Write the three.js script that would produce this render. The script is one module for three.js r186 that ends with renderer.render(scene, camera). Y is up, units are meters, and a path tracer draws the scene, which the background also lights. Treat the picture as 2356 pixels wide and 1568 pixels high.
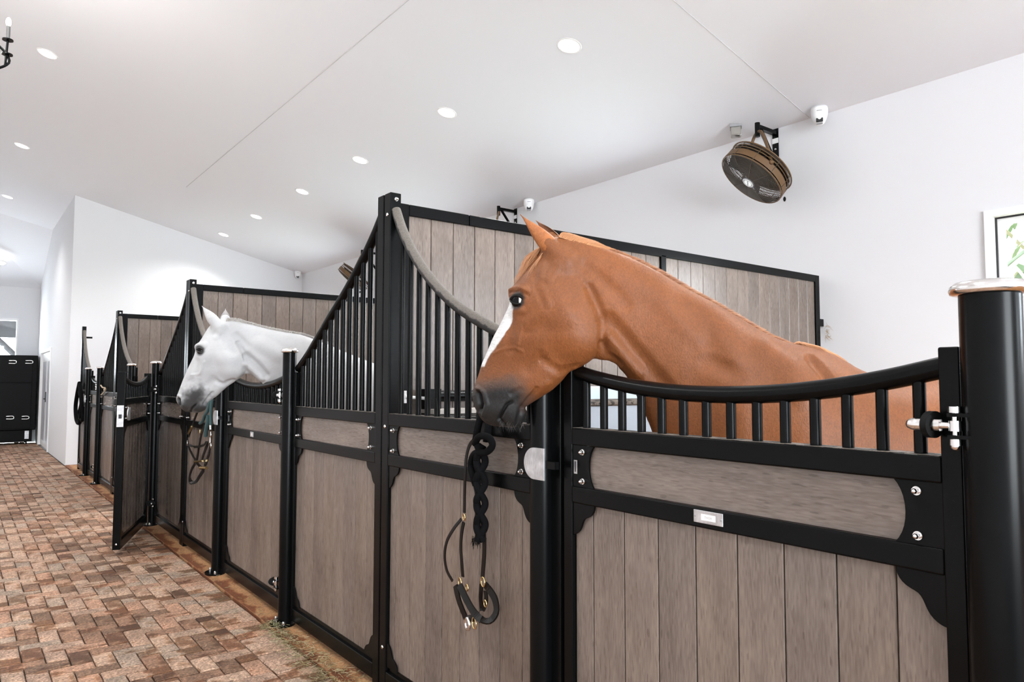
import * as THREE from 'three';
import { RectAreaLightUniformsLib } from 'three/addons/lights/RectAreaLightUniformsLib.js';
import { mergeGeometries, mergeVertices } from 'three/addons/utils/BufferGeometryUtils.js';
import { RoundedBoxGeometry } from 'three/addons/geometries/RoundedBoxGeometry.js';

RectAreaLightUniformsLib.init();
const scene = new THREE.Scene();
const V3 = (x, y, z) => new THREE.Vector3(x, y, z);
const D2R = Math.PI / 180;

// ------------------------------------------------------------------ camera
// Metres. The aisle face of the stall fronts is the plane x = 0, stalls lie at x > 0,
// the aisle at x < 0; -z runs down the barn.
const FOCAL = 1645.4, CX = 1178, CY = 784;
const EYE = V3(-1.6, 1.448, 0);
const yaw = 37.7786 * D2R, pitch = 3.22016 * D2R, roll = 0.10164 * D2R;
const FWD = V3(Math.sin(yaw) * Math.cos(pitch), Math.sin(pitch), -Math.cos(yaw) * Math.cos(pitch));
const rt0 = V3(Math.cos(yaw), 0, Math.sin(yaw));
const up0 = rt0.clone().cross(FWD);
const RIGHT = rt0.clone().multiplyScalar(Math.cos(roll)).addScaledVector(up0, Math.sin(roll));
const UPV = up0.clone().multiplyScalar(Math.cos(roll)).addScaledVector(rt0, -Math.sin(roll));
const camera = new THREE.PerspectiveCamera(2 * Math.atan(784 / FOCAL) / D2R, 2356 / 1568, 0.05, 200);
camera.position.copy(EYE);
camera.quaternion.setFromRotationMatrix(new THREE.Matrix4().makeBasis(RIGHT, UPV, FWD.clone().negate()));
// a pixel of the photograph -> direction; and -> a point on a wall, floor or other plane
function rayOf(px, py) { return FWD.clone().multiplyScalar(FOCAL).addScaledVector(RIGHT, px - CX).addScaledVector(UPV, CY - py).multiplyScalar(1 / FOCAL); }
function onPlane(px, py, p0, n) { const d = rayOf(px, py); return EYE.clone().addScaledVector(d, p0.clone().sub(EYE).dot(n) / d.dot(n)); }
const onX = (px, py, x) => onPlane(px, py, V3(x, 0, 0), V3(1, 0, 0));
const onZ = (px, py, z) => onPlane(px, py, V3(0, 0, z), V3(0, 0, 1));
const onY = (px, py, y) => onPlane(px, py, V3(0, y, 0), V3(0, 1, 0));
function toPixel(p) { const v = p.clone().sub(EYE), w = v.dot(FWD); return [CX + FOCAL * v.dot(RIGHT) / w, CY - FOCAL * v.dot(UPV) / w, w]; }

// ------------------------------------------------------------------ sky, daylight, exposure
const renderer = new THREE.WebGLRenderer({ antialias: true });
renderer.toneMapping = THREE.LinearToneMapping;
renderer.toneMappingExposure = 1.24;
renderer.shadowMap.enabled = true;
renderer.shadowMap.type = THREE.PCFSoftShadowMap;
scene.background = new THREE.Color().setRGB(0.86, 0.94, 1.0);
scene.backgroundIntensity = 16;

const WIN_Z = [-12.2, -8.55, -4.9, -1.235, 2.43, 6.1], WIN_W = 1.27, WIN_Y0 = 1.62, WIN_Y1 = 2.63;
const WALL_X = 4.0, AISLE_X = -3.9, RIDGE_X = -1.95, EAVE_Y = 3.66, PITCH = 0.245, END_Z = -14.35, FAR_Z = -20.4, NEAR_Z = 9.0;
const ceilY = x => EAVE_Y + PITCH * (4.0 - (x < RIDGE_X ? 2 * RIDGE_X - x : x));
function rectLight(name, w, h, pos, target, color, intensity) {
  const l = new THREE.RectAreaLight(color, intensity, w, h);
  l.name = name; l.position.copy(pos); l.lookAt(target); scene.add(l); return l;
}
// area light in an added, unseen barn door, to brighten the ceiling; daylight through the windows that the camera does not see
rectLight('added_door_daylight', 4.4, 3.3, V3(-1.75, 1.75, NEAR_Z - 0.02), V3(-1.75, 1.75, 0), new THREE.Color().setRGB(0.93, 0.97, 1), 9.5);
for (const z of WIN_Z) if (Math.abs(z + 1.235) > 0.1)
  rectLight('daylight_window', WIN_W - 0.2, WIN_Y1 - WIN_Y0 - 0.2, V3(WALL_X + 0.05, (WIN_Y0 + WIN_Y1) / 2, z), V3(0, (WIN_Y0 + WIN_Y1) / 2 - 0.3, z), new THREE.Color().setRGB(0.8, 0.91, 1), 12);

// ------------------------------------------------------------------ helpers
let seed = 7;
function rnd() { seed |= 0; seed = seed + 0x6D2B79F5 | 0; let t = Math.imul(seed ^ seed >>> 15, 1 | seed); t = t + Math.imul(t ^ t >>> 7, 61 | t) ^ t; return ((t ^ t >>> 14) >>> 0) / 4294967296; }
const rr = (a, b) => a + (b - a) * rnd();
const clamp = (x, a = 0, b = 1) => Math.min(b, Math.max(a, x));
const lerp = (a, b, t) => a + (b - a) * t;
const smooth = (a, b, x) => { const t = clamp((x - a) / (b - a)); return t * t * (3 - 2 * t); };
const names = {};
function numbered(n) { const k = names[n] = (names[n] ?? -1) + 1; return k ? `${n}_${String(k).padStart(3, '0')}` : n; }
function hash2(x, y, s) { let h = Math.imul(x, 374761393) + Math.imul(y, 668265263) + Math.imul(s, 2147483647 ^ 0x5bd1e995) | 0; h = Math.imul(h ^ h >>> 13, 1274126177); h ^= h >>> 16; return (h >>> 0) / 4294967296; }
function vnoise(x, y, px, py, s) {           // value noise that tiles with period px, py
  const xi = Math.floor(x), yi = Math.floor(y), fx = x - xi, fy = y - yi, u = fx * fx * (3 - 2 * fx), v = fy * fy * (3 - 2 * fy);
  const m = (a, p) => ((a % p) + p) % p, g = (a, b) => hash2(m(a, px), m(b, py), s);
  return lerp(lerp(g(xi, yi), g(xi + 1, yi), u), lerp(g(xi, yi + 1), g(xi + 1, yi + 1), u), v);
}
function fbm(u, v, fx, fy, oct, s) { let a = 0.5, t = 0, n = 0; for (let i = 0; i < oct; i++) { t += a * vnoise(u * fx, v * fy, fx, fy, s + i); n += a; a *= 0.5; fx *= 2; fy *= 2; } return t / n; }
function dataTex(w, h, fn, srgb, rep = [1, 1]) {
  const d = new Uint8Array(w * h * 4);
  for (let y = 0; y < h; y++) for (let x = 0; x < w; x++) { const c = fn(x / w, y / h), i = (y * w + x) * 4; const a = Array.isArray(c) ? c : [c, c, c]; for (let k = 0; k < 3; k++) d[i + k] = clamp(a[k]) * 255; d[i + 3] = 255; }
  const t = new THREE.DataTexture(d, w, h, THREE.RGBAFormat);
  t.wrapS = t.wrapT = THREE.RepeatWrapping; t.magFilter = THREE.LinearFilter; t.minFilter = THREE.LinearMipmapLinearFilter; t.generateMipmaps = true;
  if (srgb) t.colorSpace = THREE.SRGBColorSpace;
  t.repeat.set(...rep); t.needsUpdate = true; return t;
}
const std = (o) => new THREE.MeshStandardMaterial(o), phys = (o) => new THREE.MeshPhysicalMaterial(o);
const rgb = (r, g, b) => new THREE.Color().setRGB(r, g, b);            // linear
const srgb = (r, g, b) => new THREE.Color().setRGB(r / 255, g / 255, b / 255, THREE.SRGBColorSpace);
function mesh(name, geo, mat, parent, pos) {
  const m = new THREE.Mesh(geo, mat); m.name = parent ? name : numbered(name); m.castShadow = m.receiveShadow = true;
  if (pos) m.position.set(...pos); (parent || scene).add(m); return m;
}
function thing(name, label, category, pos = [0, 0, 0], turn = 0, group) {
  const g = new THREE.Group(); g.name = numbered(name); g.position.set(...pos); g.rotation.y = turn;
  g.userData = { label, category }; if (group) g.userData.group = group; scene.add(g); return g;
}
function struct(name) { const g = new THREE.Group(); g.name = name; g.userData.kind = 'structure'; scene.add(g); return g; }
function structMesh(name, geo, mat) { const m = mesh(name, geo, mat, null); m.name = name; m.userData.kind = 'structure'; return m; }
// box from limits, uv in metres
function boxG(x0, x1, y0, y1, z0, z1) {
  const g = new THREE.BoxGeometry(x1 - x0, y1 - y0, z1 - z0); g.translate((x0 + x1) / 2, (y0 + y1) / 2, (z0 + z1) / 2); return metricUV(g);
}
function rboxG(x0, x1, y0, y1, z0, z1, r = 0.004, seg = 2) {
  const g = new RoundedBoxGeometry(x1 - x0, y1 - y0, z1 - z0, seg, Math.min(r, (x1 - x0) / 2.01, (y1 - y0) / 2.01, (z1 - z0) / 2.01)); g.translate((x0 + x1) / 2, (y0 + y1) / 2, (z0 + z1) / 2); return metricUV(g);
}
function metricUV(g, ou = 0, ov = 0) {
  const p = g.attributes.position, n = g.attributes.normal, uv = new Float32Array(p.count * 2);
  for (let i = 0; i < p.count; i++) {
    const ax = Math.abs(n.getX(i)), ay = Math.abs(n.getY(i)), az = Math.abs(n.getZ(i));
    let u, v; if (ax >= ay && ax >= az) { u = p.getZ(i); v = p.getY(i); } else if (ay >= az) { u = p.getX(i); v = p.getZ(i); } else { u = p.getX(i); v = p.getY(i); }
    uv[i * 2] = u + ou; uv[i * 2 + 1] = v + ov;
  }
  g.setAttribute('uv', new THREE.BufferAttribute(uv, 2)); return g;
}
function cylG(r, h, seg = 16, r2 = r) { return new THREE.CylinderGeometry(r2, r, h, seg); }
function between(geo, a, b) {   // a y-axis geometry of height 1 stretched from a to b
  const d = b.clone().sub(a), g = geo.clone(); g.scale(1, d.length(), 1);
  g.applyQuaternion(new THREE.Quaternion().setFromUnitVectors(V3(0, 1, 0), d.clone().normalize())); g.translate((a.x + b.x) / 2, (a.y + b.y) / 2, (a.z + b.z) / 2); return g;
}
const rod = (a, b, r, seg = 10) => between(new THREE.CylinderGeometry(r, r, 1, seg), a, b);
const tube = (pts, r, n = 32, seg = 8, closed = false) => new THREE.TubeGeometry(new THREE.CatmullRomCurve3(pts, closed, 'centripetal'), n, r, seg, closed);
const hexG = (r, h) => new THREE.CylinderGeometry(r, r, h, 6);
const plain = (g) => { const h = g.index ? g.toNonIndexed() : g; for (const k of Object.keys(h.attributes)) if (!['position', 'normal', 'uv'].includes(k)) h.deleteAttribute(k); return h; };
const merge = (list) => mergeGeometries(list.map(plain));
function strap(pts, w, t, n = 40, widthDir = null) {   // a flat leather strap swept along a curve
  const c = new THREE.CatmullRomCurve3(pts, false, 'centripetal'), pos = [], idx = [], fr = c.computeFrenetFrames(n, false);
  for (let i = 0; i <= n; i++) {
    const p = c.getPointAt(i / n), T = c.getTangentAt(i / n);
    const W = (widthDir ? widthDir.clone() : fr.binormals[i].clone()); W.addScaledVector(T, -W.dot(T)).normalize(); const N = T.clone().cross(W).normalize();
    for (const [a, b] of [[-1, -1], [1, -1], [1, 1], [-1, 1]]) { const q = p.clone().addScaledVector(W, a * w / 2).addScaledVector(N, b * t / 2); pos.push(q.x, q.y, q.z); }
    if (i) for (let k = 0; k < 4; k++) { const a = (i - 1) * 4 + k, b = (i - 1) * 4 + (k + 1) % 4, d = i * 4 + k, e = i * 4 + (k + 1) % 4; idx.push(a, b, d, b, e, d); }
  }
  idx.push(0, 2, 1, 0, 3, 2); const l = n * 4; idx.push(l, l + 1, l + 2, l, l + 2, l + 3);
  let g = new THREE.BufferGeometry(); g.setAttribute('position', new THREE.Float32BufferAttribute(pos, 3)); g.setIndex(idx);
  g = g.toNonIndexed(); g.computeVertexNormals(); return metricUV(g);
}
function extrude(pts, depth, bevel = 0, curve = 8) {
  const s = pts instanceof THREE.Shape ? pts : new THREE.Shape(pts.map(([a, b]) => new THREE.Vector2(a, b)));
  const g = new THREE.ExtrudeGeometry(s, { depth, bevelEnabled: bevel > 0, bevelSize: bevel, bevelThickness: bevel, bevelSegments: 1, curveSegments: curve }); return metricUV(g);
}

// ------------------------------------------------------------------ materials
const plankTex = dataTex(512, 1024, (u, v) => {
  const a = fbm(u, v, 48, 10, 4, 11), b = fbm(u, v, 6, 4, 4, 31), c = fbm(u, v, 160, 40, 2, 51), d = fbm(u, v, 14, 3, 3, 71);
  const k = 0.405 + 0.045 * (a - 0.5) + 0.09 * (b - 0.5) + 0.09 * (c - 0.5) + 0.03 * (d - 0.5) - 0.05 * smooth(0.7, 0.82, fbm(u, v, 90, 24, 2, 91));
  return [k * 1.085 + 0.01, k * 0.995, k * 0.92];
}, true, [2, 1]);
const M = {};
const plankTones = [[0.99, 0.985, 0.98], [1.06, 1.05, 1.04], [0.93, 0.93, 0.935], [1.02, 1.0, 0.975]];
M.plank = plankTones.map(([r, g, b]) => phys({ map: plankTex, color: rgb(r, g, b), roughness: 0.27, specularIntensity: 1 }));
M.black = phys({ color: rgb(0.0025, 0.0028, 0.003), roughness: 0.24, specularIntensity: 0.24 });
const dustTex = dataTex(256, 256, (u, v) => {
  const n = fbm(u, v, 8, 8, 5, 3), g = fbm(u, v, 100, 100, 2, 8), k = smooth(0.36, 0.52, n + 0.25 * (g - 0.5));
  return [lerp(0.11, 0.44, k) * (0.85 + 0.3 * g), lerp(0.105, 0.40, k) * (0.85 + 0.3 * g), lerp(0.10, 0.365, k) * (0.85 + 0.3 * g)];
}, true, [4, 4]);
M.dusty = std({ map: dustTex, roughness: 0.85 });
M.chrome = std({ color: rgb(0.82, 0.81, 0.8), metalness: 1, roughness: 0.16 });
M.steel = std({ color: rgb(0.62, 0.62, 0.63), metalness: 1, roughness: 0.38 });
M.brass = std({ color: rgb(0.75, 0.55, 0.27), metalness: 1, roughness: 0.25 });
M.leather = phys({ color: rgb(0.005, 0.004, 0.0035), roughness: 0.35, specularIntensity: 0.4 });
M.leatherEdge = std({ color: rgb(0.13, 0.055, 0.025), roughness: 0.6 });
M.rope = phys({ color: rgb(0.004, 0.004, 0.0045), roughness: 0.95, specularIntensity: 0.15 });
M.ropeGreen = std({ color: rgb(0.035, 0.07, 0.073), roughness: 0.95 });
M.wall = std({ color: rgb(0.77, 0.77, 0.785), roughness: 0.75 });
M.ceil = std({ color: rgb(0.88, 0.885, 0.915), roughness: 0.8 });
M.seam = std({ color: rgb(0.62, 0.62, 0.64), roughness: 0.9 });
M.white = phys({ color: rgb(0.88, 0.88, 0.88), roughness: 0.4 });
M.grey = std({ color: rgb(0.3, 0.3, 0.31), roughness: 0.5 });
M.core = std({ color: rgb(0.03, 0.026, 0.023), roughness: 0.9 });
M.darkgap = std({ color: rgb(0.012, 0.012, 0.014), roughness: 0.6 });
M.glass = phys({ color: rgb(1, 1, 1), roughness: 0.02, transmission: 1, thickness: 0, ior: 1.45 });
M.rubber = phys({ color: rgb(0.005, 0.005, 0.005), roughness: 0.8, specularIntensity: 0.3 });
// ------------------------------------------------------------------ the barn shell
{ // back wall with window openings
  const list = [], x0 = WALL_X, x1 = WALL_X + 0.2, zs = [FAR_Z - 0.2];
  for (const z of WIN_Z) zs.push(z - WIN_W / 2, z + WIN_W / 2);
  zs.push(NEAR_Z + 0.2);
  for (let i = 0; i + 1 < zs.length; i++) {
    const open = i % 2 === 1;
    if (!open) list.push(boxG(x0, x1, 0, EAVE_Y + 0.25, zs[i], zs[i + 1]));
    else list.push(boxG(x0, x1, 0, WIN_Y0, zs[i], zs[i + 1]), boxG(x0, x1, WIN_Y1, EAVE_Y + 0.25, zs[i], zs[i + 1]));
  }
  structMesh('wall_back', merge(list), M.wall);
}
const CREASE_Z = -18.0, FAR_TOP = 3.52;
function prism(pts, axis, a, b) {    // polygon in (x,y) pushed along z, or in (z,y) pushed along x
  const s = new THREE.Shape(pts.map(([p, q]) => new THREE.Vector2(p, q)));
  const g = new THREE.ExtrudeGeometry(s, { depth: b - a, bevelEnabled: false }); g.translate(0, 0, a);
  if (axis === 'x') g.applyMatrix4(new THREE.Matrix4().makeBasis(V3(0, 0, 1), V3(0, 1, 0), V3(1, 0, 0))); // shape x -> z, depth -> x
  return metricUV(plain(g));
}
{ // end wall beside the last stall, then the wall of the tack room along the aisle, with a door opening
  const h = x => ceilY(x) + 0.05;
  structMesh('wall_end', prism([[-0.09, 0], [WALL_X, 0], [WALL_X, h(WALL_X)], [-0.09, h(-0.09)]], 'z', END_Z - 0.2, END_Z), M.wall);
  const d0 = -17.3, d1 = -19.5, dt = 2.12;
  structMesh('wall_tack_room', merge([boxG(-0.09, 0.09, 0, 4.72, d0, END_Z - 0.2), boxG(-0.09, 0.09, dt, 4.72, d1, d0), boxG(-0.09, 0.09, 0, 4.72, FAR_Z, d1)]), M.wall);
  const door = struct('door_1');
  mesh('door_frame', merge([boxG(-0.11, 0.1, 0, dt - 0.06, d0 - 0.06, d0), boxG(-0.11, 0.1, 0, dt - 0.06, d1, d1 + 0.06), boxG(-0.11, 0.1, dt - 0.06, dt, d1, d0)]), M.white, door);
  const frost = std({ color: rgb(0.52, 0.52, 0.56), roughness: 0.3 });
  for (const [a, b] of [[d1 + 0.06, (d0 + d1) / 2 - 0.005], [(d0 + d1) / 2 + 0.005, d0 - 0.06]]) {
    const leaf = mesh('door_leaf', boxG(-0.06, -0.02, 0.01, dt - 0.065, a, b), M.white, door);
    mesh('frosted_pane', boxG(-0.066, -0.058, 0.14, dt - 0.26, a + 0.16, b - 0.16), frost, leaf);
  }
  mesh('door_handle', merge([boxG(-0.075, -0.06, 0.98, 1.2, -18.5, -18.45), rod(V3(-0.1, 1.05, -18.48), V3(-0.1, 1.05, -18.36), 0.011), rod(V3(-0.06, 1.05, -18.48), V3(-0.1, 1.05, -18.48), 0.011)]), M.darkgap, door);
}
const FW0 = -2.75, FW1 = -0.5, FWY0 = 1.55, FWY1 = 2.9;
structMesh('wall_far', merge([boxG(AISLE_X - 0.2, FW0, 0, 5.2, FAR_Z - 0.2, FAR_Z), boxG(FW1, 0.1, 0, 5.2, FAR_Z - 0.2, FAR_Z), boxG(FW0, FW1, 0, FWY0, FAR_Z - 0.2, FAR_Z), boxG(FW0, FW1, FWY1, 5.2, FAR_Z - 0.2, FAR_Z)]), M.wall);
structMesh('wall_aisle', boxG(AISLE_X - 0.2, AISLE_X, 0, EAVE_Y + 1.1, FAR_Z, NEAR_Z), M.wall);
// near end wall behind the camera, with an unseen barn door opening added for its daylight
structMesh('wall_near', merge([boxG(AISLE_X, -3.95, 0, 5.3, NEAR_Z, NEAR_Z + 0.2), boxG(0.45, WALL_X, 0, 5.3, NEAR_Z, NEAR_Z + 0.2), boxG(-3.95, 0.45, 3.4, 5.3, NEAR_Z, NEAR_Z + 0.2)]), M.wall);
{ // vaulted ceiling: two slopes meeting at the ridge; past the crease it falls towards the far wall
  const T = 0.2, slope = (x0, x1) => prism([[x0, ceilY(x0)], [x1, ceilY(x1)], [x1, ceilY(x1) + T], [x0, ceilY(x0) + T]], 'z', CREASE_Z, NEAR_Z + 0.2);
  const yR = ceilY(RIDGE_X), quad = (pts) => { const g = new THREE.BufferGeometry(); g.setAttribute('position', new THREE.Float32BufferAttribute(pts.flat(), 3)); g.setIndex([0, 1, 2, 0, 2, 3]); const h = g.toNonIndexed(); h.computeVertexNormals(); return metricUV(h); };
  const hip = (x0, x1) => { const a = [x0, ceilY(x0), CREASE_Z], b = [x1, ceilY(x1), CREASE_Z], c = [x1, FAR_TOP, FAR_Z - 0.2], d = [x0, FAR_TOP, FAR_Z - 0.2], u = p => [p[0], p[1] + T, p[2]]; return merge([quad([a, d, c, b]), quad([u(a), u(b), u(c), u(d)]), quad([a, u(a), u(d), d]), quad([b, c, u(c), u(b)])]); };
  structMesh('ceiling', merge([slope(RIDGE_X, WALL_X + 0.25), slope(AISLE_X - 0.25, RIDGE_X), hip(RIDGE_X, 0.12), hip(AISLE_X - 0.25, RIDGE_X)]), M.ceil);
  const cs = new THREE.Group(); cs.name = 'trim_1'; cs.userData.kind = 'structure'; scene.add(cs);
  // the two board joints that show in the ceiling: one along the barn, one down the slope
  const seamZ = (x, z0, z1) => { const y = ceilY(x); return boxG(x - 0.003, x + 0.003, y - 0.003, y + 0.003, z0, z1); };
  mesh('ceiling_joint', seamZ(1.05, -11.5, -1), M.seam, cs);
  { const a = V3(1.9, ceilY(1.9) - 0.001, -3.13), b = V3(3.98, ceilY(3.98) - 0.001, -3.13); mesh('ceiling_joint', rod(a, b, 0.0022, 4), M.seam, cs); }
}
// ------------------------------------------------------------------ floor
const brickTex = dataTex(512, 512, (u, v) => {
  const a = fbm(u, v, 8, 8, 4, 21), g = fbm(u, v, 120, 120, 2, 23), b = fbm(u, v, 3, 3, 3, 25), p = fbm(u, v, 60, 60, 2, 27);
  const k = 0.6 + 0.3 * (a - 0.5) + 0.42 * (g - 0.5) + 0.12 * smooth(0.62, 0.75, p), st = smooth(0.5, 0.62, b * 0.55 + a * 0.45);
  return [k * lerp(1.0, 0.62, st), k * lerp(0.86, 0.44, st), k * lerp(0.76, 0.3, st)];
}, true, [1.25, 1.25]);
const brickBump = dataTex(512, 512, (u, v) => 0.6 * fbm(u, v, 70, 70, 3, 41) + 0.4 * fbm(u, v, 12, 12, 3, 43), false, [1.25, 1.25]);
const brickTones = [[0.94, 0.82, 0.72], [1.06, 0.97, 0.88], [0.62, 0.47, 0.37], [0.84, 0.84, 0.8], [0.97, 0.76, 0.63], [0.46, 0.36, 0.28], [1.02, 0.91, 0.83]];
M.brick = brickTones.map(([r, g, b]) => std({ map: brickTex, color: rgb(r, g, b), roughness: 0.82, bumpMap: brickBump, bumpScale: 0.0025 }));
function brickG(lx, lz, ou, ov) {   // chamfered paver, top at y = 0, no underside
  const c = 0.005, x = lx / 2 - 0.0028, z = lz / 2 - 0.0028, pos = [], idx = [];
  const ring = (dx, y) => [[-x + dx, y, -z + dx], [x - dx, y, -z + dx], [x - dx, y, z - dx], [-x + dx, y, z - dx]].forEach(p => pos.push(...p));
  ring(c, 0); ring(0, -c); ring(0, -0.03);
  idx.push(0, 3, 2, 0, 2, 1);
  for (let r = 0; r < 2; r++) for (let k = 0; k < 4; k++) { const a = r * 4 + k, b = r * 4 + (k + 1) % 4, d = a + 4, e = b + 4; idx.push(a, b, d, b, e, d); }
  let g = new THREE.BufferGeometry(); g.setAttribute('position', new THREE.Float32BufferAttribute(pos, 3)); g.setIndex(idx); g = g.toNonIndexed(); g.computeVertexNormals(); return metricUV(g, ou, ov);
}
{
  const floor = struct('floor'), P = 0.0985, all = [];
  const sandTex = dataTex(256, 256, (u, v) => { const k = 0.08 + 0.14 * fbm(u, v, 40, 40, 4, 61); return [k * 1.1, k * 0.72, k * 0.45]; }, true, [2, 2]);
  M.sand = std({ map: sandTex, roughness: 0.95 });
  mesh('sand_bed', boxG(AISLE_X, 0.12, -0.2, -0.016, FAR_Z, NEAR_Z), M.sand, floor);
  const XE = -0.1;
  for (let k = 0; k < 215; k++) all.push([XE - P, 1.0 - P * k, 1]);                  // border course, ends towards the stalls
  const X0 = XE - 2 * P;
  for (let i = -44; i < 0; i++) for (let j = -8; j < 222; j++) {
    const k = (((i - (-j)) % 4) + 4) % 4, x = X0 + (i + 0.5) * P, z = 0.6 - (j + 0.5) * P;
    if (k === 0 && i + 1 < 0) all.push([x + P / 2, z, 1]);
    else if (k === 0) all.push([x, z, 2]);
    else if (k === 1 && i === -44) all.push([x, z, 2]);
    else if (k === 2) all.push([x, z - P / 2, 0]);
  }
  // cells: k=0|1 lie across the aisle, k=2|3 along it
  const inFrame = ([x, z]) => { const [u, v, w] = toPixel(V3(x, 0, z)); return w > 0.3 && u > -60 && u < 1000 && v < 1640; };
  const score = ([x, z]) => Math.hypot(x - EYE.x, z - EYE.z) + (inFrame([x, z]) ? 0 : 1000);
  all.forEach(b => { b.s = score(b); b.o = [rnd(), rnd(), rnd(), rnd(), rnd()]; }); all.sort((a, b) => a.s - b.s);
  const geos = {}; const geoFor = (t, k) => geos[t + '_' + k] ??= brickG(t === 1 ? 2 * P : P, t === 0 ? 2 * P : P, k * 0.237, k * 0.391 + t * 0.15);
  const rest = M.brick.map(() => []);
  all.forEach((b, n) => {
    if (b[1] < FAR_Z || b[0] < AISLE_X + 0.05) return;
    const tone = Math.floor(b.o[0] * 7) % 7, g = geoFor(b[2], Math.floor(b.o[1] * 6)), y = (b.o[2] - 0.5) * 0.005;
    if (n < 300) { const m = mesh('brick', g, M.brick[tone], floor, [b[0], y, b[1]]); m.rotation.set((b.o[3] - 0.5) * 0.012, (b.o[2] - 0.5) * 0.02, (b.o[4] - 0.5) * 0.014); }
    else { const h = g.clone(); h.rotateY((b.o[2] - 0.5) * 0.02); h.translate(b[0], y, b[1]); rest[tone].push(h); }
  });
  rest.forEach((l, t) => { const m = mesh('more_bricks', merge(l), M.brick[t], floor); m.userData.kind = 'stuff'; });
  // concrete sill under the stall fronts and the bedding floor of the stalls
  const sillTex = dataTex(512, 256, (u, v) => { const n = fbm(u, v, 10, 6, 5, 81), g = fbm(u, v, 140, 140, 2, 83), st = smooth(0.42, 0.6, n), k = 0.55 + 0.3 * (g - 0.5) + 0.2 * (fbm(u, v, 5, 3, 3, 87) - 0.5); return [k * lerp(1.05, 0.72, st), k * lerp(0.76, 0.38, st), k * lerp(0.5, 0.14, st)]; }, true, [1, 1]);
  mesh('concrete_sill', rboxG(XE + 0.004, 0.16, -0.15, 0.012, END_Z, NEAR_Z, 0.006), std({ map: sillTex, roughness: 0.8 }), floor);
  const bedTex = dataTex(256, 256, (u, v) => { const n = fbm(u, v, 10, 10, 5, 101), k = 0.35 + 0.7 * (n - 0.4); return [k * 1.1, k * 0.7, k * 0.3]; }, true, [1, 1]);
  mesh('stall_bedding', boxG(0.16, WALL_X, -0.2, 0.02, END_Z, NEAR_Z), std({ map: bedTex, roughness: 0.95 }), floor);
}
// ground outside the barn
structMesh('ground', boxG(WALL_X + 0.2, 40, -0.3, -0.1, -40, 40), std({ color: rgb(0.25, 0.3, 0.16), roughness: 0.95 }));

// ------------------------------------------------------------------ windows
for (let i = 0; i < WIN_Z.length; i++) {
  const z = WIN_Z[i], w = struct(`window_${i + 1}`), a = z - WIN_W / 2, b = z + WIN_W / 2, x = WALL_X;
  const ring = (x0, x1, m, t) => merge([boxG(x0, x1, WIN_Y0 + m + t, WIN_Y1 - m - t, a + m, a + m + t), boxG(x0, x1, WIN_Y0 + m + t, WIN_Y1 - m - t, b - m - t, b - m), boxG(x0, x1, WIN_Y1 - m - t, WIN_Y1 - m, a + m, b - m), boxG(x0, x1, WIN_Y0 + m, WIN_Y0 + m + t, a + m, b - m)]);
  mesh('window_frame', ring(x - 0.02, x + 0.2, 0, 0.048), M.white, w);
  mesh('gasket', ring(x + 0.035, x + 0.06, 0.046, 0.012), M.darkgap, w);
  mesh('sash', ring(x + 0.05, x + 0.09, 0.056, 0.04), M.white, w);
  mesh('pane', boxG(x + 0.068, x + 0.072, WIN_Y0 + 0.09, WIN_Y1 - 0.09, a + 0.09, b - 0.09), M.glass, w);
}
{ // far window: open to a porch with dark timbers outside
  const w = struct('window_7');
  mesh('window_frame', merge([boxG(FW0, FW1, FWY1 - 0.05, FWY1, FAR_Z - 0.2, FAR_Z + 0.02), boxG(FW1 - 0.03, FW1, FWY0 + 0.05, FWY1 - 0.05, FAR_Z - 0.2, FAR_Z + 0.01), boxG(FW0, FW0 + 0.05, FWY0 + 0.05, FWY1 - 0.05, FAR_Z - 0.2, FAR_Z + 0.02), boxG(FW0, FW1, FWY0, FWY0 + 0.05, FAR_Z - 0.2, FAR_Z + 0.02)]), M.white, w);
  mesh('pane', boxG(FW0 + 0.05, FW1 - 0.03, FWY0 + 0.05, FWY1 - 0.05, FAR_Z - 0.12, FAR_Z - 0.114), M.glass, w);
  const p = thing('porch_frame', 'dark timber porch frame with diagonal braces outside the far window', 'porch', [0, 0, FAR_Z - 1.6]);
  const dk = std({ color: rgb(0.0018, 0.0028, 0.0036), roughness: 0.8 });
  mesh('beam', boxG(-3.2, 0.4, 2.52, 3.4, 0, 0.2), dk, p);
  mesh('soffit', boxG(-3.2, 0.4, 3.35, 3.42, 0, 1.35), dk, p);
  mesh('brace', rod(V3(-0.3, 1.9, 0.1), V3(-0.95, 2.6, 0.1), 0.075, 6), dk, p);
  mesh('brace', rod(V3(-2.0, 1.9, 0.1), V3(-1.35, 2.6, 0.1), 0.075, 6), dk, p);
  mesh('post', boxG(-0.42, -0.24, 0, 2.6, 0, 0.2), dk, p);
  mesh('post', boxG(-2.2, -2.02, 0, 2.6, 0, 0.2), dk, p);
}
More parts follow.
